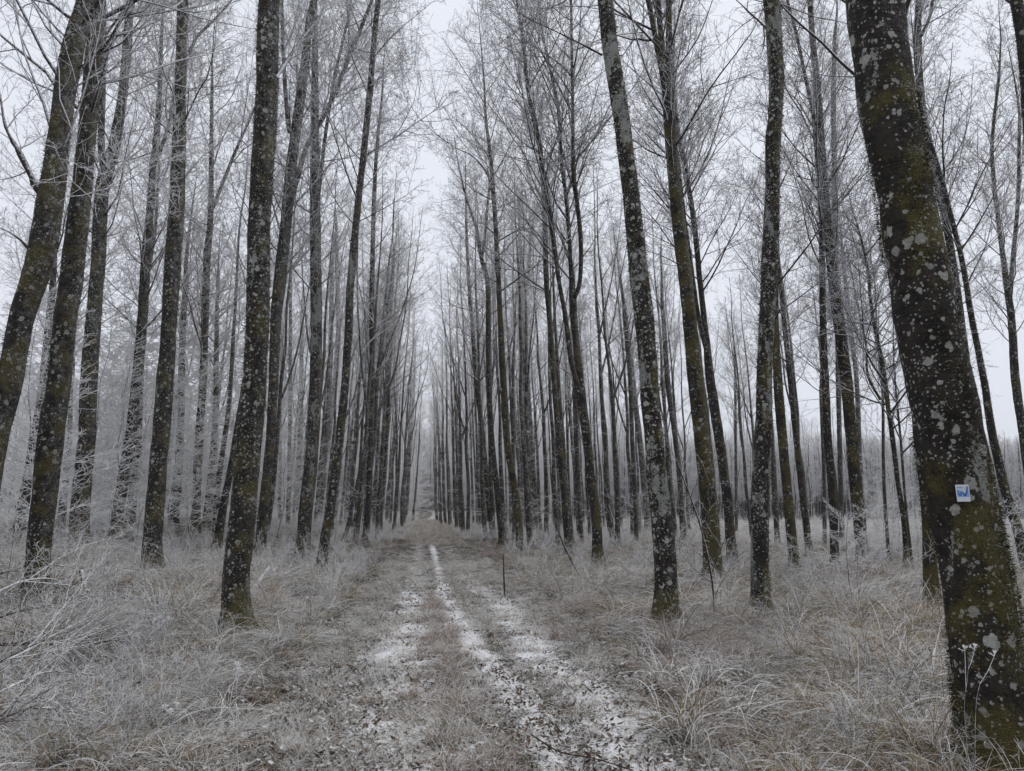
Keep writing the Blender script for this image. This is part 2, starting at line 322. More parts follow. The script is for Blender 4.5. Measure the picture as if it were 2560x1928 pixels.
# ------------------------------------------------------------------ traced trees
# (label, bark, crown start m, height m, [(x, y, width) in photo pixels, foot first], forks, limbs)
def limb_mesh(mb, rng, P, Rr, tw=.0042, q=1.0, n=10, L=.42, frost=.35, up=.03):
    n = int(n * 1.7); frost = frost - .12 if frost < .5 else frost
    Rr = Rr * (1 + .16 * rng.randn(len(Rr))); b1 = P[None]; r1 = Rr[None]; mb.tube(b1, r1, 7, frost)
    b2, r2 = grow(rng, b1, r1, n, .15, .98, .8, .25, L, .35, 6, .009, tw * 1.2, up=up, curl=.12, rel=True, taper=.4)
    b3, r3 = grow(rng, b2, r2, int(5 * q) + 1, .2, .97, .8, .25, .45, .35, 4, .01, tw, up=up, curl=.16, rel=True)
    b4, r4 = grow(rng, b3, r3, int(3 * q) + 1, .2, 1, .8, .3, .4, .4, 3, .012, tw * .9, up=up, curl=.2, rel=True)
    mb.tube(b2, r2, 4, .5); mb.tube(b3, r3, 3, .65); mb.tube(b4, r4, 3, .75)
def traced_tree(name, label, bark, cs, H, px, forks=(), limbs=(), D=None, group="mossy trees standing along the track"):
    rng = np.random.RandomState(abs(hash(px[0])) % 100000 if False else int(px[0][0] * 7 + px[0][1] * 3 + 100000) % 99991)
    base = ground_at(px[0][0], px[0][1]); D = D or depth_of(base)
    def path(pl, dz=0.0):
        P = np.array([at_depth(x, y, D + dz * k) for k, (x, y, w_) in enumerate(pl)])
        Rr = np.array([.5 * w_ / FPX * np.dot(at_depth(x, y, D) - CAM, fw) / 1.0 for x, y, w_ in pl])
        g_ = np.gradient(np.array(pl, float)[:, :2], axis=0); Rr = Rr * np.clip(np.abs(g_[:, 1]) / np.hypot(g_[:, 0], g_[:, 1]), .35, 1) * (.93 if D < 19 and len(pl) > 6 else 1); return P, Rr
    P, Rr = path(px); base = P[0].copy(); base[2] = hgt(base[0], base[1])
    H = max(H, P[:, 2].max() + 2.6)
    # sway in depth so that the stem is no flat tracing
    sw = rng.randn() * .10; P[:, :2] += fh[None, :2] * (sw * np.sin(np.linspace(0, 2.2, len(P)) + rng.rand() * 0))[:, None]
    d = nrm(P[-1] - P[-2]); top = P[-1]; r = Rr[-1]; ext = []; nst = 0
    while top[2] < H and nst < 14:
        st = (H - P[-1][2]) / max(3, min(12, int((H - P[-1][2]) / .9) + 1)); d = nrm(d * .8 + np.array([0, 0, .2]) + rng.randn(3) * .035)
        top = top + d * st; ext.append(top); nst += 1
    if ext:
        fr = np.linspace(1, .05, len(ext) + 1)[1:]; P = np.vstack([P, ext]); Rr = np.r_[Rr, np.maximum(r * fr, .008)]
    P[0, 2] = min(P[0, 2], base[2]) - .12; full = smooth_path(np.c_[P, Rr], 130); TP, TR = full[:, :3], np.maximum(full[:, 3], .006)
    root = empty(name, base); tag(root, label, "tree", group)
    loc = base[None]
    mb = MB(); mb.tube(TP - loc, TR, 28 if D < 12 else 16, 0., trunk_mod(rng, (.25 if D < 5 else .55), 2.0 if D < 5 else 1.3)); stems = []
    hh = TP[:, 2]; t0 = float(np.searchsorted(hh, cs)) / len(hh); ii = np.linspace(0, 129, 40).astype(int)
    stems.append((TP[ii] - loc, TR[ii], min(t0, .93)))
    for fk in forks:
        Q, qr = path(fk, rng.choice([-.12, .12])); dd = nrm(Q[-1] - Q[-2]); tp = Q[-1]; ex = []
        while (tp[2] < H - 1.5 or len(ex) < 3) and len(ex) < 9:
            dd = nrm(dd * .75 + np.array([0, 0, .25]) + rng.randn(3) * .05); tp = tp + dd * 1.0; ex.append(tp)
        if ex: Q = np.vstack([Q, ex]); qr = np.r_[qr, np.maximum(qr[-1] * np.linspace(1, .2, len(ex) + 1)[1:], .006)]
        ful = smooth_path(np.c_[Q, qr], 60); mb.tube(ful[:, :3] - loc, np.maximum(ful[:, 3], .006), 10, 0., trunk_mod(rng, 0))
        k = np.linspace(0, 59, 30).astype(int); tf = max(.25, float(np.searchsorted(ful[:, 2], cs - 1)) / 60); stems.append((ful[k, :3] - loc, np.maximum(ful[k, 3], .006), min(tf, .9)))
    mb.build("trunk", BARK[bark], root)
    cb = MB(); crown(cb, rng, stems, dens=.85 if D < 14 else 1.0, L=2.5 if D < 14 else 2.2, tw=.0042 if D < 14 else .0052, q=.8 if D < 14 else 1.0)
    cb.build("crown", TWIG, root)
    for lb in limbs:
        pl, q, n, fr, dz = lb; Q, qr = path(pl, dz); qr = qr * np.linspace(1, .35, len(qr)); ful = smooth_path(np.c_[Q, qr], 24); m = MB(); limb_mesh(m, rng, ful[:, :3] - loc, np.maximum(ful[:, 3], .005), q=q, n=n, frost=fr)
        m.build("branch", TWIGN if fr > .5 else TWIG, root)
    if D < 19:                                       # moss and frost tufts standing off the bark
        n = int(26000 if D < 5 else 60000 / D); zmax = 4.6 if D < 5 else 11.; ok = np.where(hh < zmax)[0]; K = ok[-1]
        u = rng.rand(n) * K; i = u.astype(int); f = (u - i)[:, None]; c = TP[i] * (1 - f) + TP[i + 1] * f; rr = TR[i]
        T = nrm(TP[i + 1] - TP[i]); e1 = nrm(np.cross(T, np.array([0, 1., 0]))); e2 = np.cross(T, e1); th = rng.rand(n) * 6.28
        nn = e1 * np.cos(th)[:, None] + e2 * np.sin(th)[:, None]
        keep = (np.sin(c[:, 2] * 1.7 + 2 * th + 1) + np.sin(c[:, 2] * 3.9 - th) + .8 * nn[:, 0] + rng.randn(n) * .6 + (c[:, 2] < .5) * 1.2 + (c[:, 2] > 3) * .6) > .1
        c, rr, nn, T = c[keep], rr[keep], nn[keep], T[keep]; n = len(c)
        md = trunk_mod
        ln = (.007 + .014 * rng.rand(n) ** 2) * (1.0 if D < 5 else 1.5); p0 = c + nn * (rr * .97)[:, None] - loc; d0 = nrm(nn + rng.randn(n, 3) * .5); d1 = nrm(d0 + rng.randn(n, 3) * .6 + np.array([[0, 0, -.3]]))
        Pp = np.stack([p0, p0 + d0 * ln[:, None], p0 + (d0 + d1) * ln[:, None]], 1); Wd = np.tile([.0022, .0026, .0008], (n, 1)) * (1 if D < 5 else 1.7)
        fb = MB(); fb.ribbon(Pp, Wd, nrm(np.cross(d0, rng.randn(n, 3)))); fb.build("moss", FUZZ, root)
    return root, TP, TR, D
TREES = [
("tree leaning in from the outer left", 'crumb', 7, 17,
 [(-95,1531,74),(-50,1300,72),(-12,1100,68),(30,955,62),(62,800,60),(110,650,64),(137,500,62),(157,350,52),(177,200,52),(199,100,50),(225,0,42)], [],
 [([(102,490,18),(50,385,16),(15,320,13),(0,240,10),(-20,150,8)],1,7,.3,.1),([(75,625,14),(45,595,12),(0,570,10),(-50,560,8)],1,6,.3,.1),([(168,492,11),(210,488,10),(250,475,10),(290,468,9),(320,450,9),(350,432,8),(400,390,7),(465,340,5)],1.4,12,.55,-.12)]),
("mossy tree with a crooked foot behind the brushwood, left of the fallen frosted limb", 'mid', 8, 18,
 [(82,1505,64),(95,1450,58),(97,1400,58),(112,1250,60),(128,1100,60),(149,950,55),(165,800,55),(181,700,54),(199,550,50),(215,400,46),(228,250,42),(239,100,36),(246,0,30)], [], []),
("dark tree forking into two stems high up, third from the outer left", 'spot', 8, 17,
 [(197,1375,47),(201,1250,45),(214,1100,42),(220,950,42),(231,800,38),(242,650,36),(249,500,35),(262,425,36),(282,360,30),(300,250,24),(311,150,23),(319,50,20),(325,0,18)],
 [[(258,420,16),(253,350,16),(257,200,14),(258,0,12)]], [([(328,45,9),(350,30,8),(375,0,7),(395,-40,5)],1,6,.4,.05),([(325,135,8),(370,105,6),(440,75,5)],1,7,.5,-.1)]),
("slender tree whose stem splits into a fan, right of the forked dark tree", 'mid', 6.5, 16,
 [(285,1362,28),(298,1250,28),(321,1100,26),(338,950,24),(351,800,24),(359,650,22),(371,500,18),(378,400,15),(392,250,12),(400,80,8)], [[(376,440,10),(400,380,10),(425,300,9),(440,200,7)]], []),
("thin twin stem close behind the slender fan topped tree", 'mid', 7, 15,
 [(315,1345,24),(332,1250,22),(345,1100,20),(352,950,16),(357,800,14)], [], []),
("straight spotted tree with a deep green foot, left of the thickest left trunk", 'spot', 8.5, 18,
 [(380,1437,50),(383,1350,48),(391,1250,48),(406,1100,43),(419,950,42),(429,800,38),(435,700,40),(449,500,38),(454,350,33),(455,250,30),(459,150,28),(462,0,28)], [],
 [([(473,130,11),(495,90,10),(545,40,9),(580,0,7),(600,-40,5)],1,7,.4,.1)]),
("slim dark pole close behind the straight spotted tree with the green foot", 'mid', 7, 15, [(432,1328,22),(439,1250,22),(449,1100,18),(452,950,16),(457,800,15)], [], []),
("slim tree forking at mid height, between the green footed tree and the thickest left trunk", 'mid', 6.5, 15.5,
 [(489,1345,24),(491,1250,22),(499,1100,20),(509,950,18),(514,800,18),(519,650,17),(528,550,14),(530,450,12),(531,300,9),(532,200,6)], [[(530,525,9),(560,450,9),(590,375,8),(615,320,6)]], []),
("thin leaning pole crossing behind the slim mid height fork", 'far', 6, 13, [(512,1322,16),(525,1200,15),(535,1100,14),(540,950,12),(542,800,10)], [], []),
("thin upright pole right behind the leaning pole on the left", 'far', 6, 12, [(532,1318,16),(534,1200,14),(536,1000,10)], [], []),
("leaning slim tree that passes behind the thickest left trunk", 'mid', 7, 15, [(540,1375,22),(560,1250,19),(575,1170,17),(602,1000,15),(625,850,14),(643,700,12)], [], []),
("thickest trunk left of the track, spotted with round lichens, mossy sleeve at breast height", 'spot', 9.5, 18,
 [(590,1582,84),(588,1545,70),(587,1450,70),(596,1350,71),(606,1250,68),(611,1150,68),(620,1050,69),(629,950,63),(636,800,63),(639,700,61),(641,550,58),(650,400,59),(656,300,60),(661,200,60),(662,100,56),(666,0,53)], [],
 [([(690,195,14),(715,155,12),(760,90,11),(800,40,9),(830,-20,7)],1,8,.45,.15)]),
("tree behind the thickest left trunk that forks twice and sends one stem over the track", 'mid', 8, 17,
 [(645,1400,29),(661,1250,26),(675,1100,24),(682,950,24),(687,800,27),(697,700,30),(712,550,28),(727,400,26),(747,250,24),(760,150,21),(770,50,18),(782,0,17)],
 [[(724,330,12),(718,290,11),(712,200,10),(707,100,9),(705,0,8)],[(733,480,15),(745,440,14),(770,360,13),(820,270,12),(880,125,11),(930,0,9)]], []),
("upright tree with pale lichen low on its stem, left of the leaning dark one", 'pale', 8, 17,
 [(757,1397,38),(767,1250,32),(784,1100,31),(792,950,30),(794,800,28),(794,700,27),(792,500,25),(791,300,20),(791,150,16),(790,0,11)], [[(798,480,9),(812,350,9),(835,200,8),(860,90,7)]], []),
("dark tree leaning towards the track, next after the thickest left trunk", 'spot', 9, 17.5,
 [(800,1432,28),(812,1350,27),(829,1250,25),(847,1100,24),(862,950,22),(871,800,22),(875,700,20),(894,500,18),(911,350,17),(925,200,15),(933,100,14),(944,0,13)], [],
 [([(925,215,6),(990,160,5),(1050,120,4)],1,8,.5,.1),([(930,330,5),(1000,340,5),(1085,335,4)],1,7,.5,-.1),([(868,1030,4),(890,990,4),(915,945,3)],.6,4,.4,.1)]),
("straight slim tree by the left track edge, second past the leaning dark one", 'mid', 8.5, 16.5,
 [(912,1362,18),(922,1250,16),(927,1100,14),(931,950,13),(931,800,13),(931,700,12),(936,500,11),(943,375,9),(955,250,6)], [], []),
("third slim tree along the left track edge, leaning slightly inward", 'mid', 8, 16, [(942,1342,13),(952,1250,12),(965,1100,11),(972,950,10),(975,800,10),(980,700,9)], [], []),
("thin slanting stem with low twigs behind the left track edge", 'far', 6, 13, [(860,1350,10),(880,1270,10),(905,1150,10),(925,1050,9),(940,950,9),(955,850,8)], [], []),
("thinner slanting stem beside the low twigged one left of the track", 'far', 6, 12, [(878,1340,8),(900,1270,8),(915,1180,7),(930,1080,7)], [], []),
("hair thin pole left of the pale plaque tree", 'far', 7, 13, [(700,1302,8),(702,1000,7),(705,700,5)], [], []),
("dark thin pole between the doubly forked tree and the pale plaque tree", 'far', 7, 14, [(720,1315,11),(726,1100,10),(728,900,9),(728,700,7)], [], []),
("grey pole directly left of the pale plaque tree", 'far', 7, 14, [(746,1292,12),(750,1100,12),(752,950,11),(754,800,10)], [], []),
("dark slanting pole directly right of the pale plaque tree", 'far', 7, 15, [(793,1312,13),(810,1150,13),(820,1000,12),(826,850,12),(828,700,10)], [], []),
("slanting grey pole half hidden by the leaning dark tree", 'far', 7, 15, [(800,1296,13),(820,1100,13),(842,900,13),(845,800,12),(840,600,10)], [], []),
("leaning trunk between the tree entering from the outer left and the crooked foot tree", 'mid', 7, 16, [(48,1338,30),(60,1250,28),(77,1150,28),(92,1050,24),(103,950,20),(118,800,18),(127,700,14),(135,550,12)], [], []),
("thin trunk seen between the crooked foot tree and the dark forked tree", 'far', 6, 13, [(150,1330,20),(158,1200,15),(165,1100,12),(170,1000,10)], [], []),
# right of the track
("slim mossy footed tree on the right track edge, first of the inner row", 'moss', 8.5, 17,
 [(1303,1387,21),(1291,1250,18),(1267,1100,16),(1258,950,16),(1251,800,14),(1246,700,13),(1238,550,12),(1227,400,10),(1215,300,7),(1210,200,5)], [[(1233,480,6),(1215,430,6),(1180,390,5),(1140,370,4)]], []),
("second slim tree of the inner right row, forking halfway up", 'mid', 8, 16,
 [(1258,1362,19),(1245,1250,16),(1230,1100,14),(1222,950,13),(1221,800,13),(1218,700,12),(1202,640,10),(1192,575,8),(1167,500,6)], [[(1204,650,7),(1212,600,7),(1218,520,6)]], []),
("third slim tree of the inner right row", 'mid', 8, 15.5, [(1233,1342,14),(1221,1250,13),(1208,1100,12),(1190,950,11),(1180,800,10),(1175,750,9),(1167,600,7),(1165,500,5)], [], []),
("grey tree splitting into two upright stems, right of the mossy footed slim one", 'far', 7, 15, [(1337,1335,17),(1336,1250,16),(1327,1100,15),(1317,950,14),(1312,800,14),(1307,700,10),(1300,600,8)], [[(1310,760,8),(1322,680,8),(1326,600,7)]], []),
("straight slim tree left of the tree with three rising stems", 'mid', 8.5, 16, [(1422,1387,17),(1411,1250,17),(1397,1100,15),(1384,950,14),(1373,800,13),(1365,700,13),(1361,550,12),(1356,460,9),(1348,380,7)], [], []),
("tree parting into three long rising stems, between the thick spotted tree and the track", 'mid', 8, 17,
 [(1496,1412,28),(1491,1300,25),(1478,1200,25),(1468,1100,23),(1454,1000,24),(1446,900,18),(1436,800,18),(1433,750,18),(1427,650,11),(1417,500,10),(1404,400,9),(1397,275,9),(1377,175,7),(1355,75,6)],
 [[(1436,745,12),(1450,700,11),(1452,600,11),(1442,500,11),(1434,440,12),(1432,300,8),(1430,150,7),(1427,0,6)],[(1452,990,15),(1440,950,14),(1427,900,13),(1415,800,12),(1397,700,11),(1377,550,12),(1360,450,12),(1347,350,12),(1322,240,9),(1307,100,8),(1292,0,6)]], []),
("thin pole just behind the tree with three rising stems", 'far', 7, 14, [(1455,1356,11),(1448,1250,10),(1443,1100,9),(1440,1000,8)], [], []),
("thick lichen spotted trunk right of the track with a mossy root spur", 'pale', 9, 18,
 [(1668,1567,68),(1665,1500,60),(1661,1400,57),(1653,1300,56),(1641,1200,53),(1632,1100,50),(1622,1000,50),(1616,900,48),(1606,800,49),(1600,750,49),(1584,600,46),(1568,450,44),(1550,300,42),(1527,150,41),(1509,0,40)], [],
 [([(1505,138,14),(1475,122,12),(1442,105,11),(1392,80,9),(1327,50,8),(1297,30,7),(1267,0,6),(1230,-50,5)],1,9,.25,.05)]),
("mossy tree whose top splits into three close stems, right of the thick spotted trunk", 'moss', 8, 17,
 [(1781,1452,46),(1778,1350,46),(1771,1250,44),(1755,1100,42),(1739,950,40),(1724,800,38),(1714,700,38),(1696,550,35),(1681,400,33),(1674,300,33),(1668,225,30),(1655,120,17),(1645,0,15)],
 [[(1665,235,16),(1645,130,14),(1620,0,13)],[(1671,230,18),(1673,150,17),(1672,0,15)]], [([(1660,380,7),(1610,330,6),(1570,310,5)],1,7,.5,.1),([(1672,520,6),(1620,460,5),(1570,410,4)],1,6,.4,.1)]),
("dark mossy tree that forks low behind the three stemmed mossy one", 'mid', 8, 16.5,
 [(1832,1412,25),(1820,1250,24),(1801,1100,24),(1779,950,23),(1768,830,15),(1754,700,14),(1739,550,13),(1719,425,13),(1699,325,12),(1689,240,11)], [[(1770,890,13),(1752,820,12),(1738,740,11),(1725,640,10)]], []),
("upright tree heavily plated with pale lichen, broken stub on its stem", 'pale', 9, 17,
 [(1903,1537,48),(1898,1400,47),(1897,1250,45),(1904,1100,45),(1906,950,42),(1911,800,41),(1914,750,41),(1920,600,42),(1925,450,38),(1926,350,40),(1931,300,36),(1934,200,38),(1928,100,40),(1921,0,42)], [],
 [([(1920,830,9),(1937,800,9),(1956,765,6)],.2,2,.1,-.1)]),
("green mossy slim tree right of the pale plated one", 'moss', 7.5, 15, [(1988,1427,25),(1971,1250,24),(1959,1100,24),(1948,950,22),(1941,800,17),(1942,700,12)], [], []),
("slim leaning tree, second right of the pale plated one", 'mid', 7, 15, [(2025,1392,18),(2008,1250,17),(1990,1100,14),(1976,950,14),(1960,800,12),(1950,700,10)], [], []),
("tall slim tree left of the mossy one with sprouts at its foot", 'mid', 7.5, 16,
 [(2087,1424,21),(2080,1250,19),(2066,1100,19),(2058,950,17),(2051,800,15),(2049,700,14),(2045,550,13),(2038,450,11),(2025,300,10),(2005,200,8),(1985,100,8),(1965,20,7)], [], []),
("mossy tree with a tangle of sprouts at its foot", 'moss', 7.5, 17,
 [(2157,1422,34),(2150,1330,30),(2140,1250,30),(2123,1100,28),(2108,950,27),(2088,800,27),(2074,700,24),(2058,550,21),(2047,400,18),(2037,250,16),(2023,100,14),(2018,0,13)], [], []),
("straight dark pole behind the mossy tree with sprouts", 'far', 8, 18, [(2105,1357,13),(2100,1150,12),(2096,1000,12),(2094,833,14),(2090,700,13),(2086,500,13),(2083,250,12),(2086,100,9)], [], []),
("grey pole crossing close behind the mossy tree with sprouts", 'far', 7, 15, [(2160,1342,14),(2150,1150,13),(2143,950,11),(2125,800,10),(2110,650,9)], [], []),
("crooked young tree with angular twigs, between the sprouting tree and the thickest trunk", 'mid', 3.2, 10,
 [(2267,1427,14),(2257,1300,13),(2239,1200,12),(2226,1100,12),(2214,1025,11),(2201,925,11),(2181,825,9),(2170,750,8)], [[(2201,1000,7),(2170,940,6),(2165,860,5)]], []),
("thin whip beside the crooked young tree", 'far', 3, 8, [(2282,1422,7),(2270,1250,6),(2262,1100,6),(2250,1000,5)], [], []),
("shadowed mossy trunk standing directly behind the thickest trunk", 'moss', 8, 16, [(2331,1532,36),(2326,1400,32),(2322,1300,28),(2315,1200,26),(2300,1000,24),(2280,800,22)], [], []),
("thickest trunk of all, mossy and blotched with round lichens, bearing the trail plate", 'big', 8, 17,
 [(2512,1952,232),(2500,1850,206),(2485,1750,194),(2470,1633,184),(2455,1500,178),(2439,1400,171),(2420,1300,172),(2398,1200,176),(2375,1100,167),(2359,1000,164),(2340,900,157),(2320,800,159),(2311,750,155),(2290,600,156),(2270,500,144),(2243,350,146),(2221,200,140),(2205,100,136),(2193,0,137)], [], []),
("slim curved tree right of the thickest trunk", 'mid', 7, 15,
 [(2575,1452,28),(2562,1400,26),(2544,1325,25),(2519,1250,24),(2494,1150,21),(2474,1050,19),(2459,950,17),(2434,825,15),(2429,800,15),(2404,650,13),(2379,550,13),(2354,450,12),(2324,350,10)], [], []),
("dark stem entering at the outer right edge, rightmost trunk", 'mid', 9, 17, [(2612,1562,42),(2592,1000,36),(2575,700,34),(2560,450,32),(2552,300,32),(2542,150,30),(2522,0,28)], [], []),
("forked dark tree by the outer right edge, left of the rightmost stem", 'mid', 7, 16,
 [(2600,1405,28),(2575,1200,24),(2552,1050,20),(2537,950,19),(2527,800,17),(2519,740,16),(2500,600,11),(2482,450,10),(2479,350,8),(2495,200,6)], [[(2522,760,11),(2532,650,10),(2545,500,9),(2548,350,8)]], []),
("tree glimpsed beside and behind the upper part of the thickest trunk", 'mid', 8, 17, [(2470,1432,22),(2440,1150,19),(2414,900,17),(2370,600,17),(2305,280,17),(2293,100,17),(2296,0,15)], [[(2303,90,9),(2325,40,8),(2335,-20,7)]], []),
("thin dark pole left of the thick spotted right trunk", 'far', 8, 15, [(1592,1357,11),(1588,1250,11),(1580,1100,11),(1575,950,11),(1562,800,10)], [], []),
("grey pole hugging the left side of the thick spotted right trunk", 'far', 8, 16, [(1621,1330,16),(1605,1150,15),(1588,1000,14),(1577,900,14),(1565,800,13)], [], []),
("slim pole between the thick spotted right trunk and the three stemmed mossy tree", 'far', 8, 15, [(1709,1357,15),(1700,1200,13),(1690,1100,13),(1670,950,13),(1660,800,11)], [], []),
("pole showing just right of the pale plated tree's foot", 'far', 7, 14, [(1944,1362,13),(1937,1200,13),(1930,1080,12),(1922,950,11)], [], []),
("very thin pole between the low forking tree and the pale plated tree", 'far', 7, 12, [(1841,1332,7),(1840,1100,7),(1838,900,6)], [], []),
("very thin pole left of the tall slim tree on the right", 'far', 7, 13, [(2061,1367,10),(2060,1200,9),(2052,1000,8)], [], []),
("very thin pole left of the crooked young tree", 'far', 6, 12, [(2222,1402,9),(2215,1200,8),(2212,1000,7)], [], []),
]
built = []
for (label, bark, cs, H, px, forks, limbs) in TREES:
    built.append(traced_tree("forest_tree", label, bark, cs, H, px, forks, limbs))
BIG = [b for b, t in zip(built, TREES) if t[1] == 'big'][0]
# ------------------------------------------------------------------ the planted rows farther on: ten kinds copied tree by tree
def proto_tree(seed, H, r0, lean, cs, fork):
    rng = np.random.RandomState(seed); n = 12; z = np.linspace(0, 1, n)
    P = np.zeros((n, 3)); P[:, 2] = z * H; P[:, 0] = lean * H * (z ** .8) + np.cumsum(rng.randn(n)) * .035; P[:, 1] = np.cumsum(rng.randn(n)) * .05; P[0] = (0, 0, -.15)
    Rr = r0 * (1 - z) ** 1.05 + .010; f = smooth_path(np.c_[P, Rr], 60); TP, TR = f[:, :3], np.maximum(f[:, 3], .008)
    root = empty("forest_tree", (0, 0, 0)); mb = MB(); mb.tube(TP, TR, 10, 0., trunk_mod(rng, .25)); k = np.arange(0, 60, 2); stems = [(TP[k], TR[k], cs)]
    for q in range(fork):
        i0 = int(60 * (cs - .12 + .12 * q + .05 * rng.rand())); az = rng.rand() * 6.28; d = nrm(np.array([math.cos(az) * .42, math.sin(az) * .42, 1.])); pts = [TP[i0]]
        L = (H - TP[i0, 2]) * .85; m = 8
        for j in range(m): d = nrm(d * .85 + np.array([0, 0, .2]) + rng.randn(3) * .05); pts.append(pts[-1] + d * L / m)
        rr = TR[i0] * .62 * np.linspace(1, .15, m + 1); ff = smooth_path(np.c_[np.array(pts), rr], 30); mb.tube(ff[:, :3], np.maximum(ff[:, 3], .006), 8, 0.); stems.append((ff[:, :3], np.maximum(ff[:, 3], .006), .2))
    mb.build("trunk", BARK['far'], root); cb = MB(); crown(cb, rng, stems, .40, 1.6, .0058, q=.68)
    # a few fine dead twigs low on the stem
    b1, r1 = grow(rng, TP[None], TR[None], 22, .06, cs, 1.25, .2, .8, .4, 6, .006, .005, up=.02, curl=.16, taper=0.); b2, r2 = grow(rng, b1, r1, 5, .2, .95, .8, .3, .4, .3, 4, .01, .0045, curl=.2, rel=True)
    cb.tube(b1, r1, 4, .55); cb.tube(b2, r2, 3, .7); cb.build("crown", TWIGN, root); return root
def copy_tree(o):
    c = o.copy(); COL.objects.link(c)
    for ch in o.children:
        d = ch.copy(); COL.objects.link(d); d.parent = c
    return c
rl = np.random.RandomState(11)
PR = [proto_tree(100 + i, 15.5 + 2.4 * rl.rand(), 0.085 + .03 * rl.rand(), -.035 - .02 * rl.rand(), .40 + .12 * rl.rand(), [0, 1, 2][i % 3]) for i in range(9)]
used = [False] * len(PR)
ORD = "first second third fourth fifth sixth seventh eighth ninth tenth eleventh twelfth thirteenth fourteenth fifteenth sixteenth seventeenth eighteenth nineteenth twentieth twenty-first twenty-second twenty-third twenty-fourth twenty-fifth twenty-sixth twenty-seventh twenty-eighth twenty-ninth thirtieth".split()
rows = [("left", -2.6, 29, 2.9, 19), ("left", -4.2, 27.5, 3.6, 15), ("left", -6.1, 31, 4.4, 11), ("left", -8.4, 30, 5.5, 8), ("left", -11.2, 33, 7, 6),
        ("right", 2.9, 33, 2.7, 20), ("right", 4.5, 27, 3.0, 19), ("right", 6.2, 28, 3.3, 17), ("right", 7.9, 29, 3.5, 16), ("right", 9.8, 30, 3.2, 17), ("right", 12, 33, 3.5, 15), ("right", 14.4, 35, 4, 12), ("right", 17, 37, 4.8, 10), ("right", 20, 36, 6, 8), ("right", 23.5, 38, 9, 4)]
far_rest = []
cnt = {'left': 0, 'right': 0}
for side, X0, Y0, dy, n in rows:
    cnt[side] += 1; rown = ORD[cnt[side] - 1]
    for k in range(60):
        Y = Y0 + dy * k + rl.randn() * .45; X = X0 + rl.randn() * .28
        if Y > 85: break
        kk = min(max((Y - 26) / 58, 0), 1); X += (1.25 if side == 'left' else -1.6) * kk * (1 - .05 * abs(X0))
        if k >= n:
            if rl.rand() < .5: far_rest.append((X, Y))
            continue
        if rl.rand() < .06: continue
        v = rl.randint(len(PR)); o = PR[v] if not used[v] else copy_tree(PR[v]); used[v] = True
        s = .88 + .24 * rl.rand(); o.location = (X, Y, float(hgt(X, Y))); o.scale = (s * (.9 + .25 * rl.rand()),) * 2 + (s,)
        o.rotation_euler.z = (rl.randn() * .55 if side == 'right' else math.pi + rl.randn() * .9)
        if side == 'left': o.scale = (o.scale[0], o.scale[1], s); 
        tag(o, f"slim dark tree, {ORD[k]} one deep in the {rown} planted row {side} of the track", "tree", f"slim trees in the {rown} planted row {side} of the track")
# ------------------------------------------------------------------ scattering: one object of stuff per kind of cover
def lib(name, meshes):
    c = bpy.data.collections.new(name)
    for i, me in enumerate(meshes): c.objects.link(bpy.data.objects.new(f"{name}_{i:02d}", me))
    return c
def scatter(name, c, pts, rot, scl, idx, label, cat=None):
    me = bpy.data.meshes.new(name); me.vertices.add(len(pts)); me.vertices.foreach_set('co', pts.astype(np.float32).ravel())
    a = me.attributes.new('rot', 'FLOAT_VECTOR', 'POINT'); a.data.foreach_set('vector', rot.astype(np.float32).ravel())
    a = me.attributes.new('scl', 'FLOAT_VECTOR', 'POINT'); a.data.foreach_set('vector', scl.astype(np.float32).ravel())
    a = me.attributes.new('idx', 'INT', 'POINT'); a.data.foreach_set('value', idx.astype(np.int32))
    o = bpy.data.objects.new(name, me); COL.objects.link(o); g = bpy.data.node_groups.new(name, 'GeometryNodeTree')
    g.interface.new_socket("Geometry", in_out='INPUT', socket_type='NodeSocketGeometry'); g.interface.new_socket("Geometry", in_out='OUTPUT', socket_type='NodeSocketGeometry')
    N = g.nodes.new; gi, go = N("NodeGroupInput"), N("NodeGroupOutput"); ip = N("GeometryNodeInstanceOnPoints"); ci = N("GeometryNodeCollectionInfo")
    ci.inputs[0].default_value = c; ci.inputs['Separate Children'].default_value = True; ci.inputs['Reset Children'].default_value = True
    def na(n_, t): x = N("GeometryNodeInputNamedAttribute"); x.data_type = t; x.inputs['Name'].default_value = n_; return x.outputs['Attribute']
    L = g.links.new; L(gi.outputs[0], ip.inputs['Points']); L(ci.outputs[0], ip.inputs['Instance']); ip.inputs['Pick Instance'].default_value = True
    L(na('idx', 'INT'), ip.inputs['Instance Index']); L(na('rot', 'FLOAT_VECTOR'), ip.inputs['Rotation']); L(na('scl', 'FLOAT_VECTOR'), ip.inputs['Scale']); L(ip.outputs[0], go.inputs[0])
    md = o.modifiers.new("scatter", 'NODES'); md.node_group = g; tag(o, label, cat, kind='stuff'); return o
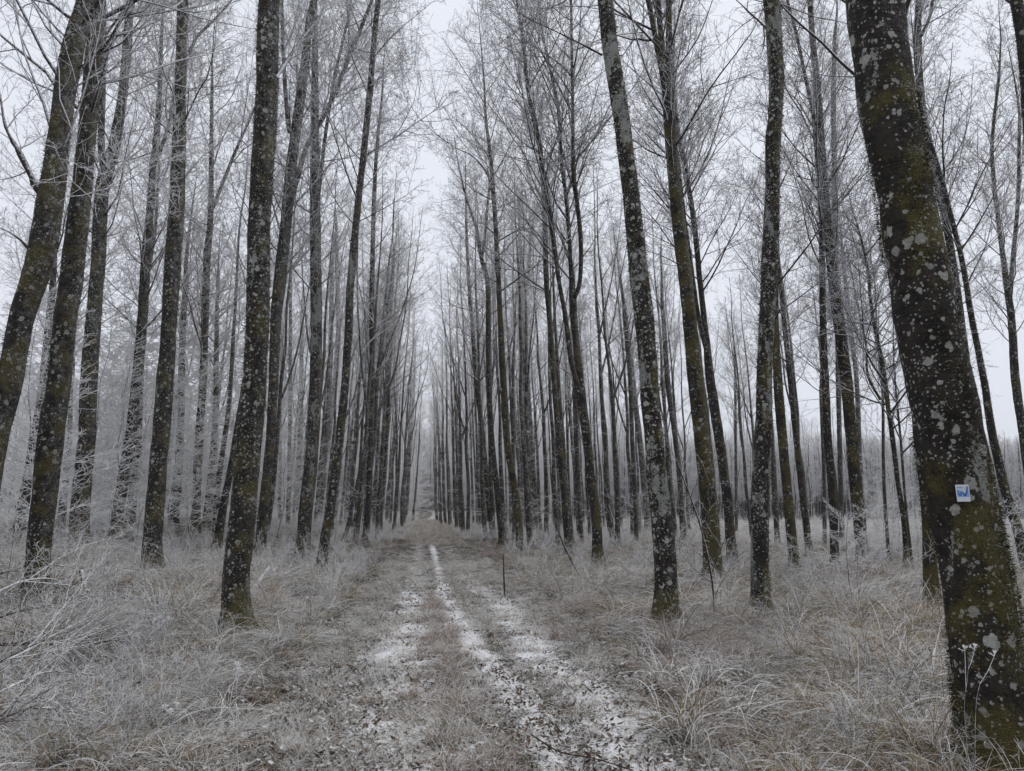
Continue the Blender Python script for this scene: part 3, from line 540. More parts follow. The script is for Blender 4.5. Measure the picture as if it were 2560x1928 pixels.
def tuft(rng, n, h, spread, droop, wd, lean=.5, rad=.05, K=5, dirbias=0.):
    """n arching blades"""
    az = rng.rand(n) * 6.28; rr = rad * np.sqrt(rng.rand(n)); p = np.stack([rr * np.cos(az * 3.1), rr * np.sin(az * 3.1), np.full(n, -.02)], 1)
    d = nrm(np.stack([np.cos(az) * spread * rng.rand(n) + dirbias, np.sin(az) * spread * rng.rand(n), np.ones(n)], 1) + rng.randn(n, 3) * .08)
    L = h * (.45 + .65 * rng.rand(n)); P = [p]; g = droop * (.5 + rng.rand(n))
    for j in range(1, K): d = nrm(d + np.stack([d[:, 0] * .25, d[:, 1] * .25, -g], 1) + rng.randn(n, 3) * .09); P.append(P[-1] + d * (L / (K - 1))[:, None])
    P = np.stack(P, 1); P[..., 2] = np.maximum(P[..., 2], -.03 + .025 * rng.rand(n, 1)); W = wd * (.6 + .7 * rng.rand(n))[:, None] * np.linspace(1, .25, K)[None]
    m = MB(); m.ribbon(P, W, nrm(np.cross(P[:, -1] - P[:, 0], rng.randn(n, 3))), np.tile(np.linspace(0, 1, K), (n, 1))[:, :, None].repeat(2, 2).reshape(-1)); return m
def mat_of_blades(rng, n, size, h, wd, K=5):
    """lodged grass: blades lying across one another"""
    az = rng.rand(n) * 6.28; p = np.stack([(rng.rand(n) - .5) * size, (rng.rand(n) - .5) * size, rng.rand(n) * h * .35], 1); el = rng.rand(n) * .9
    d = np.stack([np.cos(az) * np.cos(el), np.sin(az) * np.cos(el), np.sin(el)], 1); L = .14 + .3 * rng.rand(n); P = [p]
    for j in range(1, K): d = nrm(d + np.array([[0, 0, -.33]]) + rng.randn(n, 3) * .13); P.append(P[-1] + d * (L / (K - 1))[:, None])
    P = np.stack(P, 1); P[..., 2] = np.clip(P[..., 2], -.01 + .02 * rng.rand(n, 1), h); W = wd * (.6 + .7 * rng.rand(n))[:, None] * np.linspace(1, .3, K)[None]
    m = MB(); m.ribbon(P, W, nrm(np.cross(P[:, -1] - P[:, 0], rng.randn(n, 3))), np.tile(np.linspace(.2, 1, K), (n, 1))[:, :, None].repeat(2, 2).reshape(-1)); return m
def weed(rng, h, nst, tw=.0022, bush=1.0):
    m = MB(); P = []; az = rng.rand(nst) * 6.28; d = nrm(np.stack([np.cos(az) * .35 * bush, np.sin(az) * .35 * bush, np.ones(nst)], 1)); p = np.stack([np.cos(az) * .04, np.sin(az) * .04, np.full(nst, -.03)], 1); P.append(p); L = h * (.6 + .5 * rng.rand(nst))
    for j in range(1, 9): d = nrm(d + rng.randn(nst, 3) * .09 + np.array([[0, 0, .01]])); P.append(P[-1] + d * (L / 8)[:, None])
    P = np.stack(P, 1); Rr = np.tile(np.linspace(tw * 1.5, tw * .8, 9), (nst, 1)); m.tube(P, Rr, 4, .4)
    b, r = grow(rng, P, Rr, 6, .35, .98, .6, .2, .26, .3, 5, .01, tw * .8, up=.06, curl=.12, rel=True, taper=.3); m.tube(b, r, 3, .6)
    c, q = grow(rng, b, r, 4, .3, 1, .7, .3, .4, .3, 3, .01, tw * .8, curl=.2, rel=True, taper=.2); m.tube(c, q, 3, .75); return m
def bramble(rng, n, size, h, tw=.0026):
    az = rng.rand(n) * 6.28; d = nrm(np.stack([np.cos(az), np.sin(az), .3 + 1.2 * rng.rand(n)], 1)); p = np.stack([(rng.rand(n) - .5) * size * .6, (rng.rand(n) - .5) * size * .6, np.full(n, -.02)], 1); P = [p]; L = size * (.5 + .7 * rng.rand(n))
    for j in range(1, 9): d = nrm(d + np.array([[0, 0, -.17]]) + rng.randn(n, 3) * .14); P.append(P[-1] + d * (L / 8)[:, None])
    P = np.stack(P, 1); P[..., 2] = np.clip(P[..., 2], 0, h); Rr = np.tile(np.linspace(tw, tw * .7, 9), (n, 1)); m = MB(); m.tube(P, Rr, 3, .45)
    b, r = grow(rng, P, Rr, 7, .1, .98, .9, .3, .22, .4, 4, .01, tw * .8, up=.02, curl=.2, rel=True, taper=.1); m.tube(b, r, 3, .6)
    c, q = grow(rng, b, r, 3, .3, 1, .8, .3, .4, .3, 3, .01, tw * .7, curl=.2, rel=True, taper=.2); m.tube(c, q, 3, .7); return m
def leaves(rng, n, size, s0=.03):
    m = MB(); p = np.stack([(rng.rand(n) - .5) * size, (rng.rand(n) - .5) * size, .004 + .018 * rng.rand(n)], 1); az = rng.rand(n) * 6.28; t = rng.randn(n) * .35; K = 5
    d = nrm(np.stack([np.cos(az), np.sin(az), t], 1)); sd = nrm(np.cross(d, np.array([[0, 0, 1.]]) + rng.randn(n, 3) * .35)); s = s0 * (.6 + .8 * rng.rand(n)); u = nrm(np.cross(sd, d)); cv = (rng.rand(n) * .8)[:, None]
    prof = np.array([.1, .55, .72, .5, .05]); P = np.stack([p + d * (s * 2 * (k / 4 - .5))[:, None] + u * (s[:, None] * cv * ((k / 4 - .5) ** 2 * 2.4)) for k in range(K)], 1)
    m.ribbon(P, .55 * s[:, None] * prof[None], sd, np.tile(np.full(K, .3), (n, 1))[:, :, None].repeat(2, 2).reshape(-1)); return m
STRAW = [(.10, .07, .04), (.46, .375, .26), (.16, .125, .08), (.60, .51, .38), (.30, .23, .155), (.08, .055, .035)]
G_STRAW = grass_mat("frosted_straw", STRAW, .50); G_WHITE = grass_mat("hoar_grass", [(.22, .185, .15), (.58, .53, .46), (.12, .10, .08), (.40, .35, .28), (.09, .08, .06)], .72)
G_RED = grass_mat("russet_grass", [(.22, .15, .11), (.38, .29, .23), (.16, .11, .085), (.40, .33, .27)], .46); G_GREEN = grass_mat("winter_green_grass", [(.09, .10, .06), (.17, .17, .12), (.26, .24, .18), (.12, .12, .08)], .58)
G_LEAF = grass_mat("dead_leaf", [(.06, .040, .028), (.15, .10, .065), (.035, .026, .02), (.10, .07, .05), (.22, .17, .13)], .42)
rng = np.random.RandomState(77)
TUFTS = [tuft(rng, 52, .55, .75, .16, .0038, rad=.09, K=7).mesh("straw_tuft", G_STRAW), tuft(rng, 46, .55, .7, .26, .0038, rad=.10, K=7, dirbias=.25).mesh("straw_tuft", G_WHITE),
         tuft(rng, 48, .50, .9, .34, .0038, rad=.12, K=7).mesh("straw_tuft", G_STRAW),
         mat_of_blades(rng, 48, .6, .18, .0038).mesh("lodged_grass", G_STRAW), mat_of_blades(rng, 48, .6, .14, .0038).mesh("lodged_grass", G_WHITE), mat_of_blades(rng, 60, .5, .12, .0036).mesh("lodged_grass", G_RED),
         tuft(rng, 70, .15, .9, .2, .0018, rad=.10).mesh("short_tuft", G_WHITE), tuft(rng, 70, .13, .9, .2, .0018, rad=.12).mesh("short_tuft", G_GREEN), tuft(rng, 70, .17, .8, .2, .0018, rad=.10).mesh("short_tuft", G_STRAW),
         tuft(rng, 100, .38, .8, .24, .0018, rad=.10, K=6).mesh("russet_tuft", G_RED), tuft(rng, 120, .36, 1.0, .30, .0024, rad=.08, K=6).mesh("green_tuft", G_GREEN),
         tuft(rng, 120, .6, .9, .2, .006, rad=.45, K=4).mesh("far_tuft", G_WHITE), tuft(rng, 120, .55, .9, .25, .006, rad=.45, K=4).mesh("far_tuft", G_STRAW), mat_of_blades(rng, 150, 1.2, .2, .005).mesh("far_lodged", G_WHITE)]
TC = lib("grass_kind", TUFTS)
def sector(rng, n, r0, r1, half=.66):
    r = np.sqrt(rng.rand(n) * (r1 ** 2 - r0 ** 2) + r0 ** 2); a = (rng.rand(n) * 2 - 1) * half + (-YAW); return r * np.sin(a), r * np.cos(a)
def vnoise(X, Y, f, s):
    q = np.random.RandomState(s); z = 0
    for k in range(5): d = q.randn(2) * f; z = z + np.sin(d[0] * X + d[1] * Y + q.rand() * 6.28)
    return z / 2.2
def track_dist(X, Y): return np.abs(X - .48 - .0 * Y) - np.interp(Y, [0, 5, 12, 30, 90], [1.65, 1.6, 1.45, 1.3, 1.2])
GX, GY, GI, GS = [], [], [], []
def put(X, Y, idx, s): GX.append(X); GY.append(Y); GI.append(np.asarray(idx)); GS.append(s)
for r0, r1, n in ((1.5, 6, 2500), (6, 12, 6200), (12, 22, 9000), (22, 40, 8000)):
    X, Y = sector(rng, n, r0, r1, .72); td = track_dist(X, Y); sm = snowmask(X, Y); out_ = td > rng.randn(n) * .15 + .05
    nz = vnoise(X, Y, 1.2, 3); nz2 = vnoise(X, Y, .7, 9); u = rng.rand(n)
    n5 = vnoise(X, Y, 2.2, 21) + .6 * vnoise(X, Y, 5, 22); white = n5 + rng.randn(n) * .35 > np.where(X > 1.5, .55, -.05)
    i = np.where(u < .40, np.where(white, 4, 3), np.where(u < .85, np.where(white, 1, np.where(u < .6, 0, 2)), np.where(u < .93, 2, 10)))
    i = np.where((nz > .75) & (u < .7), 9, i); i = np.where((nz > .75) & (u > .7), 5, i)
    bare = ((nz2 < -.65) | (vnoise(X, Y, 3.2, 33) < -.75)) & (u < .85); i = np.where(bare, 6 + (u * 30).astype(int) % 3, i)
    k = out_; s = (.45 + .65 * rng.rand(n) ** 1.5) * np.clip(.5 + td * .35, .5, 1.0) * (1 + .25 * nz) * np.clip(1 + .42 * vnoise(X, Y, 3.6, 55), .35, 1.9); put(X[k], Y[k], i[k], s[k])
    kin = (~out_) & (rng.rand(n) > sm * .9 - .1); i2 = 6 + (rng.rand(n) * 3).astype(int); ridge = np.exp(-((X - .12) / .26) ** 2) * (Y < 14)
    i2 = np.where(rng.rand(n) < ridge * .75, np.where(u < .8, 8, 9), i2); put(X[kin], Y[kin], i2[kin], (.5 + .6 * rng.rand(n))[kin])
# extra short cover on the track
X = rng.rand(5200) * 3.2 - 1.15; Y = 2.2 + 22 * rng.rand(5200) ** 1.3; k = rng.rand(5200) > .35 + snowmask(X, Y) * .8; put(X[k], Y[k], (6 + rng.randint(0, 3, 5200))[k], (.35 + .5 * rng.rand(5200))[k])
X, Y = sector(rng, 700, 3.5, 20, .7); k = track_dist(X, Y) > .25; put(X[k], Y[k], rng.choice([0, 1, 1, 2, 10], 700)[k], (.8 + .5 * rng.rand(700))[k])
# far cover
X, Y = sector(rng, 16000, 34, 110, .75); k = (track_dist(X, Y) > 0) & ~((Y > 84.5) & (Y < 88)); put(X[k], Y[k], rng.choice([11, 11, 12, 13], 16000)[k], (.45 + .4 * rng.rand(16000))[k])
X, Y = rng.rand(1500) * 2.6 - .8, 30 + 54 * rng.rand(1500); put(X, Y, rng.choice([12, 3, 8], 1500), .35 + .35 * rng.rand(1500))
# the big arching clump at the right of the track and the green one on the ridge
for (px_, py_, i, s) in ((1700, 1850, 0, 1.35), (1730, 1830, 1, 1.3), (1690, 1800, 2, 1.2), (1760, 1810, 1, 1.2), (1720, 1860, 10, 1.5), (1150, 1800, 9, 1.1), (1180, 1840, 8, 1.5), (1130, 1740, 9, 1.0), (1140, 1760, 8, 1.7), (1120, 1820, 10, .7), (1390, 1600, 9, 1.2), (1400, 1560, 5, 1.1), (1440, 1590, 9, 1.1), (1650, 1700, 1, 1.2), (180, 1760, 9, 1.2), (150, 1780, 0, 1.0), (370, 1640, 9, 1.0)):
    g = ground_at(px_, py_); put(np.array([g[0]]), np.array([g[1]]), [i], np.array([s]))
X, Y, I, Sx = map(np.concatenate, (GX, GY, GI, GS))
pts = np.stack([X, Y, hgt(X, Y) - .005], 1); n = len(X); tilt = rng.randn(n, 2) * .10
scatter("grass", TC, pts, np.c_[tilt, rng.rand(n) * 6.28], np.stack([Sx, Sx, Sx * (.8 + .4 * rng.rand(n))], 1), I, "frosted straw coloured grass beside and between the wheel ruts")
# litter
LC = lib("leaf_kind", [leaves(rng, 18, .45, .021).mesh("leaf_patch", G_LEAF) for _ in range(4)])
X, Y = [], []
for r0, r1, n in ((1.5, 8, 2400), (8, 18, 2600), (18, 34, 1200)):
    x, y = sector(rng, n, r0, r1, .72); k = (track_dist(x, y) < .5) | (rng.rand(n) < .45); X.append(x[k]); Y.append(y[k])
X, Y = np.concatenate(X), np.concatenate(Y); n = len(X)
scatter("fallen_leaves", LC, np.stack([X, Y, hgt(X, Y) + .004], 1), np.c_[np.zeros((n, 2)), rng.rand(n) * 6.28], np.ones((n, 3)) * (.7 + .5 * rng.rand(n))[:, None], rng.randint(0, 4, n), "brown curled leaves strewn over the thin snow of the track")
# weeds and bramble
WC = lib("weed_kind", [weed(rng, .75, 5).mesh("weed", TWIG) for _ in range(3)] + [bramble(rng, 22, .9, .35).mesh("bramble", BRUSH) for _ in range(3)] + [weed(rng, 1.3, 4, .0035).mesh("tall_weed", TWIGN) for _ in range(2)] + [weed(rng, 1.2, 14, .007, 1.6).mesh("far_weed", TWIGN) for _ in range(2)])
X, Y, I = [], [], []
for r0, r1, n, c in ((3.2, 12, 620, [0, 1, 2, 3, 4, 5, 0, 1]), (12, 24, 1500, [0, 1, 2, 3, 4, 5, 6, 7]), (24, 45, 1300, [0, 1, 2, 6, 7, 8, 9]), (45, 100, 1500, [8, 9])):
    x, y = sector(rng, n, r0, r1, .72); k = (track_dist(x, y) > .35) & ((x < 0) | (rng.rand(n) < .7)); X.append(x[k]); Y.append(y[k]); I.append(rng.choice(c, n)[k])
g = np.array([ground_at(*q) for q in [(rng.rand() * 420, 1560 + rng.rand() * 330) for _ in range(120)]]); X.append(g[:, 0]); Y.append(g[:, 1]); I.append(rng.choice([3, 4, 5, 3, 4, 5, 0], len(g)))
X, Y, I = map(np.concatenate, (X, Y, I)); n = len(X); s = .35 + .5 * rng.rand(n) ** 1.5
scatter("frosted_weeds", WC, np.stack([X, Y, hgt(X, Y)], 1), np.c_[rng.randn(n, 2) * .12, rng.rand(n) * 6.28], np.ones((n, 3)) * s[:, None], I, "frost covered dead weeds and brambles among the trees")
def sapling(rng, h, tw=.004, horiz=True, rad=.018):
    n = 10; P = np.zeros((n, 3)); P[:, 2] = np.linspace(-.1, h, n); P[:, :2] = np.cumsum(rng.randn(n, 2), 0) * .05 * h / 4; Rr = np.linspace(rad, .004, n); t = MB(); t.tube(P, Rr, 6, .2)
    b, r = grow(rng, P[None], Rr[None], int(11 * h), .08, .97, 1.25 if horiz else .8, .2, 2.3 if horiz else 1.0, .35, 8, .006, tw, up=.03, curl=.09, taper=.6); c, q = grow(rng, b, r, 9, .15, .97, .75, .2, .38, .3, 5, .01, tw, up=.01, curl=.14, rel=True, flat=True); d, e = grow(rng, c, q, 4, .2, 1, .8, .3, .42, .3, 3, .01, tw * .85, curl=.2, rel=True)
    m = MB(); m.tube(b, r, 4, .5); m.tube(c, q, 3, .62); m.tube(d, e, 3, .7); return t, m
# ------------------------------------------------------------------ distant wood
def far_tree(seed, H, tw, nb, spread):
    rng = np.random.RandomState(seed); z = np.linspace(0, 1, 14)[:, None]; P = np.c_[np.cumsum(rng.randn(14)) * .04, np.cumsum(rng.randn(14)) * .04, z[:, 0] * H]; Rr = .09 * (1 - z[:, 0]) ** .8 + .015
    m = MB(); m.tube(P, Rr, 6, .1); b, r = grow(rng, P[None], Rr[None], nb, .22, .98, .7, .2, spread, .3, 6, .007, tw, up=.08, curl=.1, taper=.55); c, q = grow(rng, b, r, 9, .15, 1, .75, .25, .45, .3, 4, .01, tw, up=.04, curl=.15, rel=True); d, e = grow(rng, c, q, 4, .2, 1, .8, .3, .5, .3, 3, .01, tw * .9, curl=.2, rel=True)
    m.tube(b, r, 4, .4); m.tube(c, q, 3, .6); m.tube(d, e, 3, .75); return m.mesh("far_tree", TWIGN)
FC = lib("far_kind", [far_tree(i, 15, .011, 34, 2.4) for i in range(3)] + [far_tree(10 + i, 9, .013, 30, 1.5) for i in range(3)])
def far_bush(seed):
    a_, b_ = sapling(np.random.RandomState(seed), 7.5, .015); b_.tube(np.array([[0, 0, -.1], [0, 0, 3.5], [0.1, 0, 7.5]]), np.array([.05, .035, .01]), 5, .1); return b_.mesh('far_bush', TWIGN)
for i in range(3): FC.objects.link(bpy.data.objects.new(f'far_kind_{6 + i:02d}', far_bush(40 + i)))
X, Y, I, Sx = [], [], [], []
def far(x, y, i, s): X.append(x); Y.append(y); I.append(i); Sx.append(s)
for x, y in far_rest: far(x, y, rl.randint(3), 1 + .2 * rl.rand())
for k in range(1500): far(20 + 130 * rng.rand(), 86 + 16 * rng.rand() ** 1, 3 + rng.randint(3), .95 + .3 * rng.rand())        # young wood across the field, right
for k in range(300): far(-95 + 80 * rng.rand(), 62 + 45 * rng.rand(), rng.choice([0, 1, 2, 3, 4, 5]), .7 + .4 * rng.rand())
for k in range(150):
    x, y = -16 + 36 * rng.rand(), 104 + 60 * rng.rand()
    if not (abs(x - 1.5) < 2.6 and y < 124): far(x, y, 6 + rng.randint(3), .9 + 1.2 * rng.rand())
for k in range(25): far(-70 + 62 * rng.rand(), 42 + 50 * rng.rand(), 6 + rng.randint(3), .6 + .8 * rng.rand())
for k in range(90): far(-14 + 34 * rng.rand(), 128 + 60 * rng.rand(), 3 + rng.randint(3), 1.3 + .7 * rng.rand())
for k in range(300):
    x = -60 + 150 * rng.rand(); y = 100 + 90 * rng.rand() ** 1.2
    if abs(x - 1.5) < 3.0 and y < 128: continue
    far(x, y, rng.randint(3), .9 + .4 * rng.rand())
X, Y, I, Sx = map(np.array, (X, Y, I, Sx)); n = len(X)
scatter("distant_woodland", FC, np.stack([X, Y, hgt(X, Y) - .1], 1), np.c_[rng.randn(n, 2) * .03, rng.rand(n) * 6.28], np.ones((n, 3)) * Sx[:, None], I, "hazy frosted wood beyond the planted rows and across the field")
# ------------------------------------------------------------------ shrubs and saplings
def plant(name, label, cat, group, x, y, tm, cm, s=1.0):
    g = ground_at(x, y); root = empty(name, (g[0], g[1], float(hgt(g[0], g[1]))), rng.rand() * 6.28); root.scale = (s,) * 3; tag(root, label, cat, group)
    for nm, me in (("stem", tm), ("twigs", cm)):
        o = bpy.data.objects.new(nm, me); COL.objects.link(o); o.parent = root
    return root
SAP = []
for i in range(5):
    a, b_ = sapling(np.random.RandomState(300 + i), 7.0, .0085); SAP.append((a.mesh("stem", BARK['far']), b_.mesh("twigs", TWIGN)))
SML = []
for i in range(4):
    a, b_ = sapling(np.random.RandomState(330 + i), 2.3, .0034, i % 2 == 0, .011); SML.append((a.mesh("stem", BARK['far']), b_.mesh("twigs", TWIGN)))
for k, (x, y, s, lb) in enumerate([
 (20, 1345, 1.0, "tall frosted sapling at the outer left beside the leaning trunks"), (130, 1325, 1.1, "frosted sapling showing between the crooked foot tree and its left neighbour"), (255, 1330, 1.15, "frosted sapling with level boughs, right of the dark forked tree"),
 (345, 1322, 1.2, "frosted sapling spreading level boughs left of the green footed tree"), (415, 1318, 1.2, "frosted sapling hidden low behind the green footed tree"), (470, 1316, 1.25, "frosted sapling beside the slim mid height fork"),
 (560, 1312, 1.3, "frosted sapling just left of the thickest left trunk"), (640, 1312, 1.3, "frosted sapling just right of the thickest left trunk"), (705, 1318, 1.1, "frosted sapling among the thin poles left of the pale plaque tree"), (60, 1306, 1.4, "farther frosted sapling at the outer left"), (220, 1302, 1.45, "farther frosted sapling behind the dark forked tree"), (320, 1299, 1.4, "farther frosted sapling behind the twin stem"),
 (180, 1350, 1.0, "nearer frosted sapling between the crooked foot tree and the dark forked tree"), (265, 1365, .9, "nearer frosted sapling left of the slender fan topped tree"), (470, 1362, .9, "nearer frosted sapling left of the slim mid height fork"), (345, 1345, 1.0, "nearer frosted sapling right of the twin stem"), (700, 1345, .8, "nearer frosted sapling right of the thickest left trunk"), (30, 1372, .9, "nearer frosted sapling at the outer left"), (600, 1335, 1.1, "frosted sapling hidden behind the thickest left trunk"),
 (2190, 1345, .7, "young frosted sapling right of the sprouting mossy tree"), (2240, 1365, .6, "young frosted sapling by the crooked young tree")]):
    plant("frosted_sapling", lb, "sapling", "frosted saplings under the trees", x, y, *SAP[k % 5], s=s)
for k, (x, y, s, lb) in enumerate([
 (335, 1400, .75, "small frosty bush at the feet of the slender fan topped tree"), (870, 1330, 1.2, "frosty bush with tangled twigs left of the track edge"), (840, 1345, .9, "low frosty bush beside the dark leaning tree"), (1180, 1320, 1.1, "frosty bush inside the inner right row"),
 (1310, 1340, 1.0, "frosty bush with level twigs right of the mossy footed slim tree"), (1380, 1325, 1.0, "frosty bush between the slim trees right of the track"), (1600, 1345, 1.0, "frosty bush behind the thick spotted right trunk"), (2170, 1450, .75, "sprouting shoots around the foot of the mossy tree"),
 (2130, 1530, .62, "dark multi stemmed shrub in the open grass on the right"), (2150, 1525, .5, "smaller shrub leaning on the dark multi stemmed one"), (2250, 1390, .9, "frosty bush under the crooked young tree"), (2300, 1400, .8, "frosty bush beside the shadowed mossy trunk"), (2540, 1500, .7, "frosty bush right of the thickest trunk"), (2215, 1375, 1.0, "frosty bush left of the crooked young tree's foot"), (2275, 1360, 1.1, "farther frosty bush behind the crooked young tree"), (2200, 1340, 1.2, "frosty bush at the open field's edge behind the sprouting tree"), (2320, 1370, 1.1, "frosty bush half hidden by the thickest trunk's left side"), (2010, 1345, 1.0, "frosty bush behind the slim leaning trees right of the pale plated one"), (1740, 1345, 1.0, "frosty bush behind the three stemmed mossy tree"), (2555, 1420, .9, "farther frosty bush right of the thickest trunk"),
 (1052, 1297, 1.1, "dark brown bush inside the bend of the far lane"), (1000, 1310, .8, "low frosty bush at the far left track edge"), (170, 1420, .6, "frosty bush between the crooked foot tree and the dark forked tree"), (20, 1480, .6, "frosty bush left of the crooked foot tree")]):
    plant("frosted_shrub", lb, "shrub", "frosted shrubs among the trunks", x, y, *SML[k % 4], s=s)
# ------------------------------------------------------------------ fallen wood
def fallen(label, px, q=1.0, n=10, L=.4, frost=.6, lift=.12, mat=None, name="fallen_branch", stand=0):
    rg = np.random.RandomState(int(px[0][0] * 3 + px[0][1]) % 9999); P = []
    D0 = depth_of(ground_at(*px[0][:2])) if stand else 0
    for x, y, w_, z in px:
        if stand: p_ = at_depth(x, y, D0 + stand * len(P)); P.append([*p_, .5 * w_ / FPX * D0]); continue
        r_ = ray(x, y); t = (z - CAM_H) / r_[2]
        for _k in range(12): q_ = CAM + r_ * t; t = .5 * t + .5 * (z + .06 + float(hgt(q_[0], q_[1])) - CAM_H) / r_[2]
        P.append([*(CAM + r_ * t), .36 * w_ / FPX * depth_of(CAM + r_ * t)])
    f = smooth_path(np.array(P), 30); base = f[0, :3].copy(); m = MB(); root = empty(name, base); tag(root, label, "branch", "fallen branches in the grass")
    l = MB(); l.tube(f[:, :3] - base, np.maximum(f[:, 3] * (1 + .18 * rg.randn(30)), .004), 8, min(frost, .62)); l.build("limb", mat or BRUSH, root)
    b2, r2 = grow(rg, (f[:, :3] - base)[None], f[None, :, 3], int(n * 1.6), .12, .98, .7, .25, L * 1.25, .35, 7, .006, .0032, up=-.01, curl=.12, rel=True, taper=.4); b3, r3 = grow(rg, b2, r2, int(5 * q) + 1, .2, .97, .7, .25, .45, .35, 5, .01, .003, curl=.14, rel=True); b4, r4 = grow(rg, b3, r3, int(3 * q) + 1, .2, 1, .8, .3, .4, .4, 3, .012, .0026, curl=.2, rel=True)
    for b_ in (b2, b3, b4): b_[..., 2] = np.maximum(b_[..., 2], .04 + hgt(b_[..., 0] + base[0], b_[..., 1] + base[1]) - base[2])
    m.tube(b2, r2, 4, frost * .9); m.tube(b3, r3, 3, .65); m.tube(b4, r4, 3, .7); m.build("twigs", BRUSH, root); return root
fallen("white frosted bent limb lying right of the crooked foot tree", [(203, 1428, 12, .42), (215, 1470, 13, .25), (245, 1500, 12, .12), (300, 1522, 11, .10), (345, 1540, 8, .08)], .8, 9, .3, .5, mat=BRUSH)
fallen("rotting frosted log section in the grass left of the thickest left trunk", [(275, 1480, 8, .15), (330, 1497, 12, .14), (395, 1500, 22, .14), (442, 1530, 20, .10)], .6, 8, .25, .35, mat=BRUSH)
fallen("frosted stub slanting up right of the thickest left trunk", [(622, 1490, 14, .05), (640, 1465, 11, .25), (675, 1417, 8, .55)], .4, 4, .3, .95, mat=TWIGN, stand=.05)
fallen("long brushwood bough sweeping in from the left, uppermost of the pile", [(-60, 1560, 10, .35), (40, 1530, 8, .45), (130, 1510, 6, .5), (230, 1480, 4, .55)], 1.2, 16, .42, .4)
fallen("brushwood bough curving above the crooked foot", [(-40, 1500, 9, .45), (50, 1455, 7, .6), (130, 1448, 5, .55), (170, 1475, 4, .3)], 1.2, 12, .4, .6)
fallen("dark straight bough lying low across the brushwood pile", [(-20, 1612, 10, .15), (80, 1610, 9, .16), (180, 1612, 7, .15), (300, 1600, 4, .12)], 1, 10, .35, .1)
fallen("frosted bough of many twigs pointing right in the brushwood pile", [(-80, 1680, 9, .25), (40, 1640, 7, .38), (150, 1580, 6, .42), (250, 1530, 3, .42)], 1.3, 18, .42, .6)
fallen("lowest bough of the brushwood pile near the outer left", [(-60, 1760, 8, .2), (30, 1715, 7, .3), (120, 1680, 5, .32), (235, 1685, 3, .3)], 1.2, 14, .4, .6)
fallen("thin brushwood bough slanting up from the low left to the crooked foot", [(-30, 1700, 7, .15), (60, 1640, 6, .3), (110, 1590, 5, .4), (170, 1545, 3, .45)], 1.2, 14, .42, .5)
fallen("thin brushwood bough pointing at the lying frosted limb", [(40, 1660, 6, .15), (140, 1620, 5, .25), (220, 1590, 4, .3), (300, 1560, 3, .25)], 1.2, 12, .42, .5)
fallen("brushwood bough in the lowest left corner of the pile", [(-80, 1850, 7, .1), (0, 1800, 6, .22), (90, 1770, 5, .28), (190, 1780, 3, .2)], 1.2, 12, .42, .5)
fallen("brushwood bough behind the crooked foot tree", [(-50, 1450, 7, .2), (30, 1425, 6, .35), (100, 1410, 5, .4), (190, 1420, 3, .3)], 1.2, 14, .42, .5)
fallen("short broken dark stick in the snow patch on the left", [(265, 1770, 7, .02), (290, 1740, 9, .05), (350, 1705, 7, .10)], .2, 2, .2, .1)
fallen("second short dark stick right of the broken one on the left", [(530, 1680, 4, .05), (550, 1665, 5, .08), (570, 1650, 4, .12)], .2, 2, .2, .1)
fallen("thin leaning stick right of the track among the slim trees", [(1450, 1444, 5, .02), (1430, 1405, 4, .35), (1408, 1360, 4, .65), (1390, 1310, 3, .95)], .7, 7, .35, .3, stand=.01)
fallen("upright bare twig standing at the right rut", [(1262, 1492, 4, 0), (1260, 1450, 4, .2), (1259, 1420, 3, .38), (1258, 1385, 2, .55)], .2, 3, .12, .1, stand=.01)
fallen("long bare twig lying across the snowy rut in front", [(1330, 1838, 5, .02), (1400, 1880, 5, .03), (1480, 1895, 4, .03), (1580, 1925, 4, .03)], .2, 4, .15, .1)
fallen("thin arching sapling with frosted twigs in front of the three stemmed mossy tree", [(1787, 1560, 5, .0), (1780, 1450, 6, .55), (1755, 1330, 5, 1.15), (1725, 1240, 4, 1.6), (1690, 1150, 3, 2.1)], 1, 9, .35, .45, stand=.03)
# ------------------------------------------------------------------ mossy root spurs beside two trunks
def spur(label, px, wd):
    P = np.array([ground_at(x, y) for x, y in px]); P[:, 2] = hgt(P[:, 0], P[:, 1]) + np.array([.10, .05, -.03]); f = smooth_path(np.c_[P, np.array([.10, .08, .04]) * wd], 20); m = MB(); rg = np.random.RandomState(4); m.tube(f[:, :3] - P[0], f[:, 3], 12, 0., None)
    o = m.build("mossy_root", BARK['moss']); o.location = P[0]; tag(o, label, "root")
spur("mossy root running out right of the thick spotted right trunk", [(1690, 1560), (1720, 1575), (1770, 1588)], 1.0)
